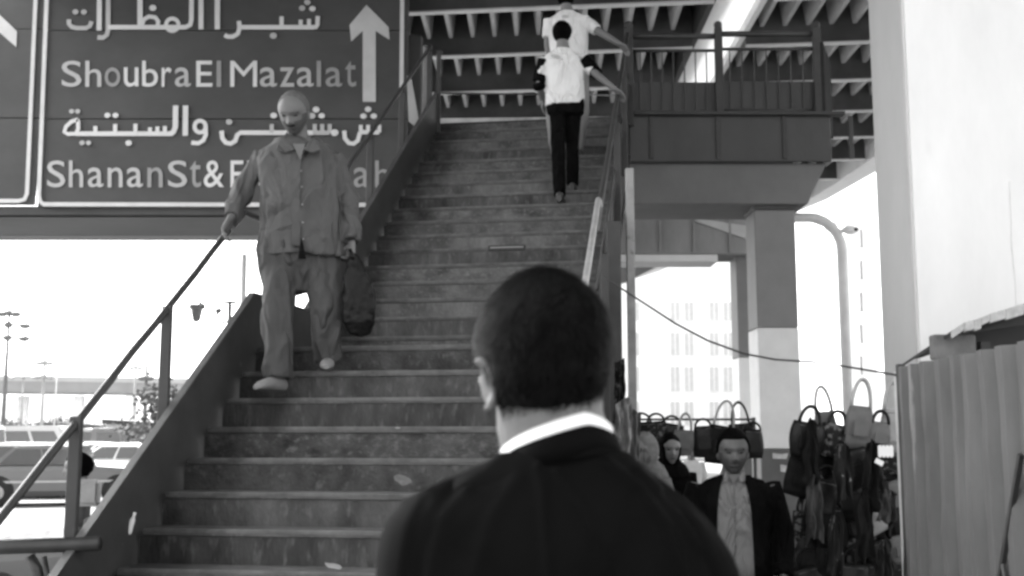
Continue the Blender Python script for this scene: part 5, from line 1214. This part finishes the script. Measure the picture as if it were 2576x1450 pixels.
fused('body', fuse(b, .0045, 2), m_skin, fm)
tr = MB(); torso_mb(tr, [(zz(.80), .18, .12), (zz(.95), .18, .12), (zz(1.05), .165, .11)], sdF, fbF)
for s in 'LR':
    P, R_ = subdiv([JF['hip' + s], JF['kn' + s], JF['an' + s]], [.10, .082, .075]); limb(tr, P, R_, sdF)
fused('trousers', fuse(tr, .009, 3, folds(.005)), m_suit, fm)
for s in 'LR':
    sb = MB(); shoe_mb(sb, JF['an' + s], fbF, h=.08); fused('shoe', fuse(sb, .005, 2), M('black_shoe', .01, .4), fm)
jk = MB(); torso_mb(jk, tor, sdF, fbF, n=48, e=.9)
for s, sn in (('L', -1), ('R', 1)):
    P, R_ = subdiv([JF['sh' + s] - UZ * .0, JF['sh' + s] - UZ * .10 + sdF * sn * .004, JF['el' + s], JF['wr' + s]], [.052, .058, .056, .045]); limb(jk, P, R_, fbF)
# folds on the back, given as lines in the picture plane of the jacket
FO = [([(1352, 1170), (1362, 1260), (1368, 1360), (1372, 1500)], 8, .010), ([(1392, 1185), (1450, 1260), (1500, 1360), (1520, 1500)], 11, .0085), ([(1520, 1165), (1600, 1230), (1665, 1320), (1700, 1450)], 12, .0095), ([(1600, 1190), (1690, 1270), (1745, 1370)], 12, .0085),
      ([(1180, 1230), (1120, 1300), (1095, 1400), (1090, 1500)], 16, .004), ([(1300, 1200), (1240, 1290), (1200, 1420)], 18, .004), ([(1660, 1240), (1740, 1320), (1790, 1450)], 10, -.008), ([(1075, 1260), (1045, 1340), (1035, 1450)], 14, -.002)]
FOw = [([A2(x, y) for x, y in P], w_ / k, a) for P, w_, a in FO]
def suitf(co, n):
    v = .0022 * (noise.noise(Vector((co.x * 9, co.y * 4, co.z * 5))))
    if n.y < .3 and co.z > 1.2:
        for P, w_, a in FOw:
            best = 9
            for p, q in zip(P, P[1:]):
                dx, dz = q.x - p.x, q.z - p.z; t_ = max(0, min(1, ((co.x - p.x) * dx + (co.z - p.z) * dz) / (dx * dx + dz * dz)))
                d_ = math.hypot(co.x - p.x - dx * t_, co.z - p.z - dz * t_); best = min(best, d_)
            v += a * math.exp(-(best / w_) ** 2)
    return v
fused('jacket', fuse(jk, .006, 9, suitf), m_suit, fm)
# shirt collar band and jacket collar (tilted rings around the neck)
def ringband(name, cen, rx, ry, tilt, roll, z0, z1, flare, th, mat, a0=-200, a1=20, drop=0):
    """open band around the neck; angles measured from +X over +Y; back of neck is -90"""
    R = Matrix.Rotation(roll, 3, 'Y') @ Matrix.Rotation(tilt, 3, 'X'); b = MB(); rings = []; n = 40
    for i in range(n + 1):
        a = radians(a0 + (a1 - a0) * i / n); dr = drop * (abs((a0 + (a1 - a0) * i / n) + 90) / 110) ** 1.6
        o = Vector((cos(a), sin(a), 0)); q = []
        for (zz_, rr) in ((z0, flare), (z0 + (z1 - z0) * .5, flare * .35), (z1, 0), (z1, -th), (z0 + (z1 - z0) * .5, flare * .35 - th), (z0, flare - th)):
            q.append(cen + R @ Vector((o.x * (rx + rr), o.y * (ry + rr), zz_ - dr)))
        rings.append(q)
    b.loft(rings); return b.build(name, mat, fm, smooth=False, bevel=.0012)
m_collar = M('white_shirt_collar', .8, .8, var=.03, bump=.1, bscale=200)
def collar(name, cx_, ytop, rx, ry, hband, drop, flare, th, mat, adr=-62, a0=-215, a1=35):
    b = MB(); rings = []; n = 56; c0 = A2(cx_, ytop, .035)
    for i in range(n + 1):
        a_ = a0 + (a1 - a0) * i / n; a = radians(a_); dl = abs(a_ - adr) / 118; dz = -drop * dl ** 1.25; o = Vector((cos(a), sin(a), 0)); q = []
        hb_ = hband * (1 - .25 * dl)
        for (f, rr) in ((-1, flare), (-.5, flare * .4), (0, 0), (.004, -th / 2), (0, -th), (-.5, flare * .4 - th), (-1, flare - th)):
            q.append(c0 + Vector((o.x * (rx + rr), o.y * (ry + rr), f * hb_ + dz)))
        rings.append(q)
    b.loft(rings); return b.build(name, mat, fm, smooth=True)
collar('shirt_collar', 1398, 1040, .0785, .078, .045, .060, .004, .003, m_collar)
collar('jacket_collar', 1404, 1070, .0835, .084, .040, .056, .012, .006, m_suit)
# hair: shell plus strands
hsh = hair_mb(HC, RF, HW, HD, HH, line=.5, low=-.86, thick=.0125, amp=.0035, pw=.7)
hair_o = hsh.build('hair', m_hair, fm, smooth=True)
st = MB(); rnd = random.Random(3); V = []; F = []
m_strand = M('hair_strand', .003, .5, var=.9, scale=40, spec=.05)
cnt = 0
while cnt < 14000:
    th = rnd.uniform(0, 2 * pi); z = rnd.uniform(-.82, 1); rr = sqrt(max(0, 1 - z * z)); x, y = rr * cos(th), rr * sin(th)
    lim = hairlim(y, .5, -.84)
    if z < lim + .02: continue
    top_ = 1 + .5 * max(0, z) * (1 - max(0, z)); X, Y, Z = x * HW * top_, y * HD * top_, z * HH
    if z < -.1: kk = min(1, (-z - .1) / .8); X *= 1 - (.30 if y > 0 else .30 - .2 * min(1, -y * 3)) * kk; Y = Y * (1 - .1 * kk) + (.02 * kk * HD / .1 if y > -.2 else .03 * kk)
    if y < 0: Y *= 1.06 if z > -.2 else 1
    n_ = Vector((x / HW, y / HD, z / HH)).normalized(); cr = Vector((.15, -.25, .95)).normalized()
    fl_ = (Vector((x, y, z)) - cr); fl_ -= n_ * fl_.dot(n_); fl_ = (fl_.normalized() + Vector((rnd.gauss(0, .3), rnd.gauss(0, .3), rnd.gauss(0, .25))) + Vector((noise.noise(Vector((x * 3, y * 3, z * 3))), noise.noise(Vector((x * 3 + 9, y * 3, z * 3))), 0)) * .9); fl_ -= n_ * fl_.dot(n_) ; fl_.normalize()
    p = Vector((X, Y, Z)) + n_ * (.0115 + rnd.uniform(0, .003)); L_ = rnd.uniform(.010, .022) * (1 if z > -.2 else .6); wd = fl_.cross(n_) * .0007; q = p + fl_ * L_ + n_ * rnd.uniform(.0, .005)
    kx = len(V); V += [HC + RF @ a for a in (p - wd, p + wd, q)]; F.append((kx, kx + 1, kx + 2)); cnt += 1
ms = bpy.data.meshes.new('hair_strands'); off = wloc(fm); ms.from_pydata([v - off for v in V], [], F); ms.materials.append(m_strand)
hs_o = link_mesh('hair_strands', ms, fm); hs_o['kind'] = 'stuff'

# ------------------------------------------------------------------ litter and stickers on the stairs
def scrap(name, label, cat, px, py, Y, w_, h_, mat, tilt=0):
    q = at(px, py, Y); b = MB(); pts = [Vector((w_ * (cos(a) * .5) * rr, 0, h_ * (sin(a) * .5) * rr)) for a, rr in [(2 * pi * i / 9, random.uniform(.7, 1.2)) for i in range(9)]]
    R = Matrix.Rotation(tilt, 3, 'Y'); b.poly([q + R @ p for p in pts], (0, .004, 0)); return top(name, b, mat, label, cat, loc=q)
m_pap = M('scrap_paper', .28, .8, var=.25, scale=20)
a = S(0, 1.5)
scrap('sticker', 'torn pale sticker on the riser left of the suited shoulder', 'sticker', 1012, 1208, S(1, 1.6).y + .018, .09, .055, M('torn_sticker', .11, .7, var=.4, scale=40), .2)
scrap('paper_scrap', 'white paper scrap on the lowest visible step', 'litter', 838, 1424, S(0, 1.3).y - .02, .08, .03, m_pap, .2)
scrap('paper_scrap', 'small pale scrap on the landing edge', 'litter', 1048, 871, S(7, 1.0).y - .015, .09, .012, m_pap)
scrap('paper_scrap', 'pale scrap at the riser foot below the landing', 'litter', 1000, 1077, S(4, 1.2).y - .016, .035, .01, m_pap)
cup = thing('plastic_bottle', 'small white bottle wedged against the left stringer', 'bottle', at(330, 1345, S(1).y - .05))
q = at(331, 1318, S(1).y - .06); Rm = Matrix.Rotation(.25, 3, 'Y')
MB().tube([q + Rm @ Vector((0, 0, z)) for z in (-.055, -.045, .02, .035, .045)], [.013, .015, .014, .008, .007], 12, ref=(0, 1, 0)).build('bottle_body', m_conc_l, cup, smooth=True)
MB().tube([q + Rm @ Vector((0, 0, z)) for z in (.045, .06)], [.009, .009], 10, ref=(0, 1, 0)).build('bottle_cap', m_white, cup)
for px, py, w_, h_, lb in ((1963, 1147, .17, .06, 'torn white poster strip high on the dark band of the pier'), (1976, 1178, .11, .08, 'peeling paper remnant below the poster strip on the pier')):
    q = at(px, py, 12.605); b = MB(); b.poly([q + Vector((-w_ / 2, 0, -h_ / 2)), q + Vector((w_ * .4, 0, -h_ * .6)), q + Vector((w_ / 2, 0, h_ * .45)), q + Vector((.02, 0, h_ * .3)), q + Vector((-w_ / 2, 0, h_ / 2))], (0, .006, 0)); top('poster_remnant', b, M('poster_paper', .4, .8, var=.3, scale=20), lb, 'poster', loc=q)
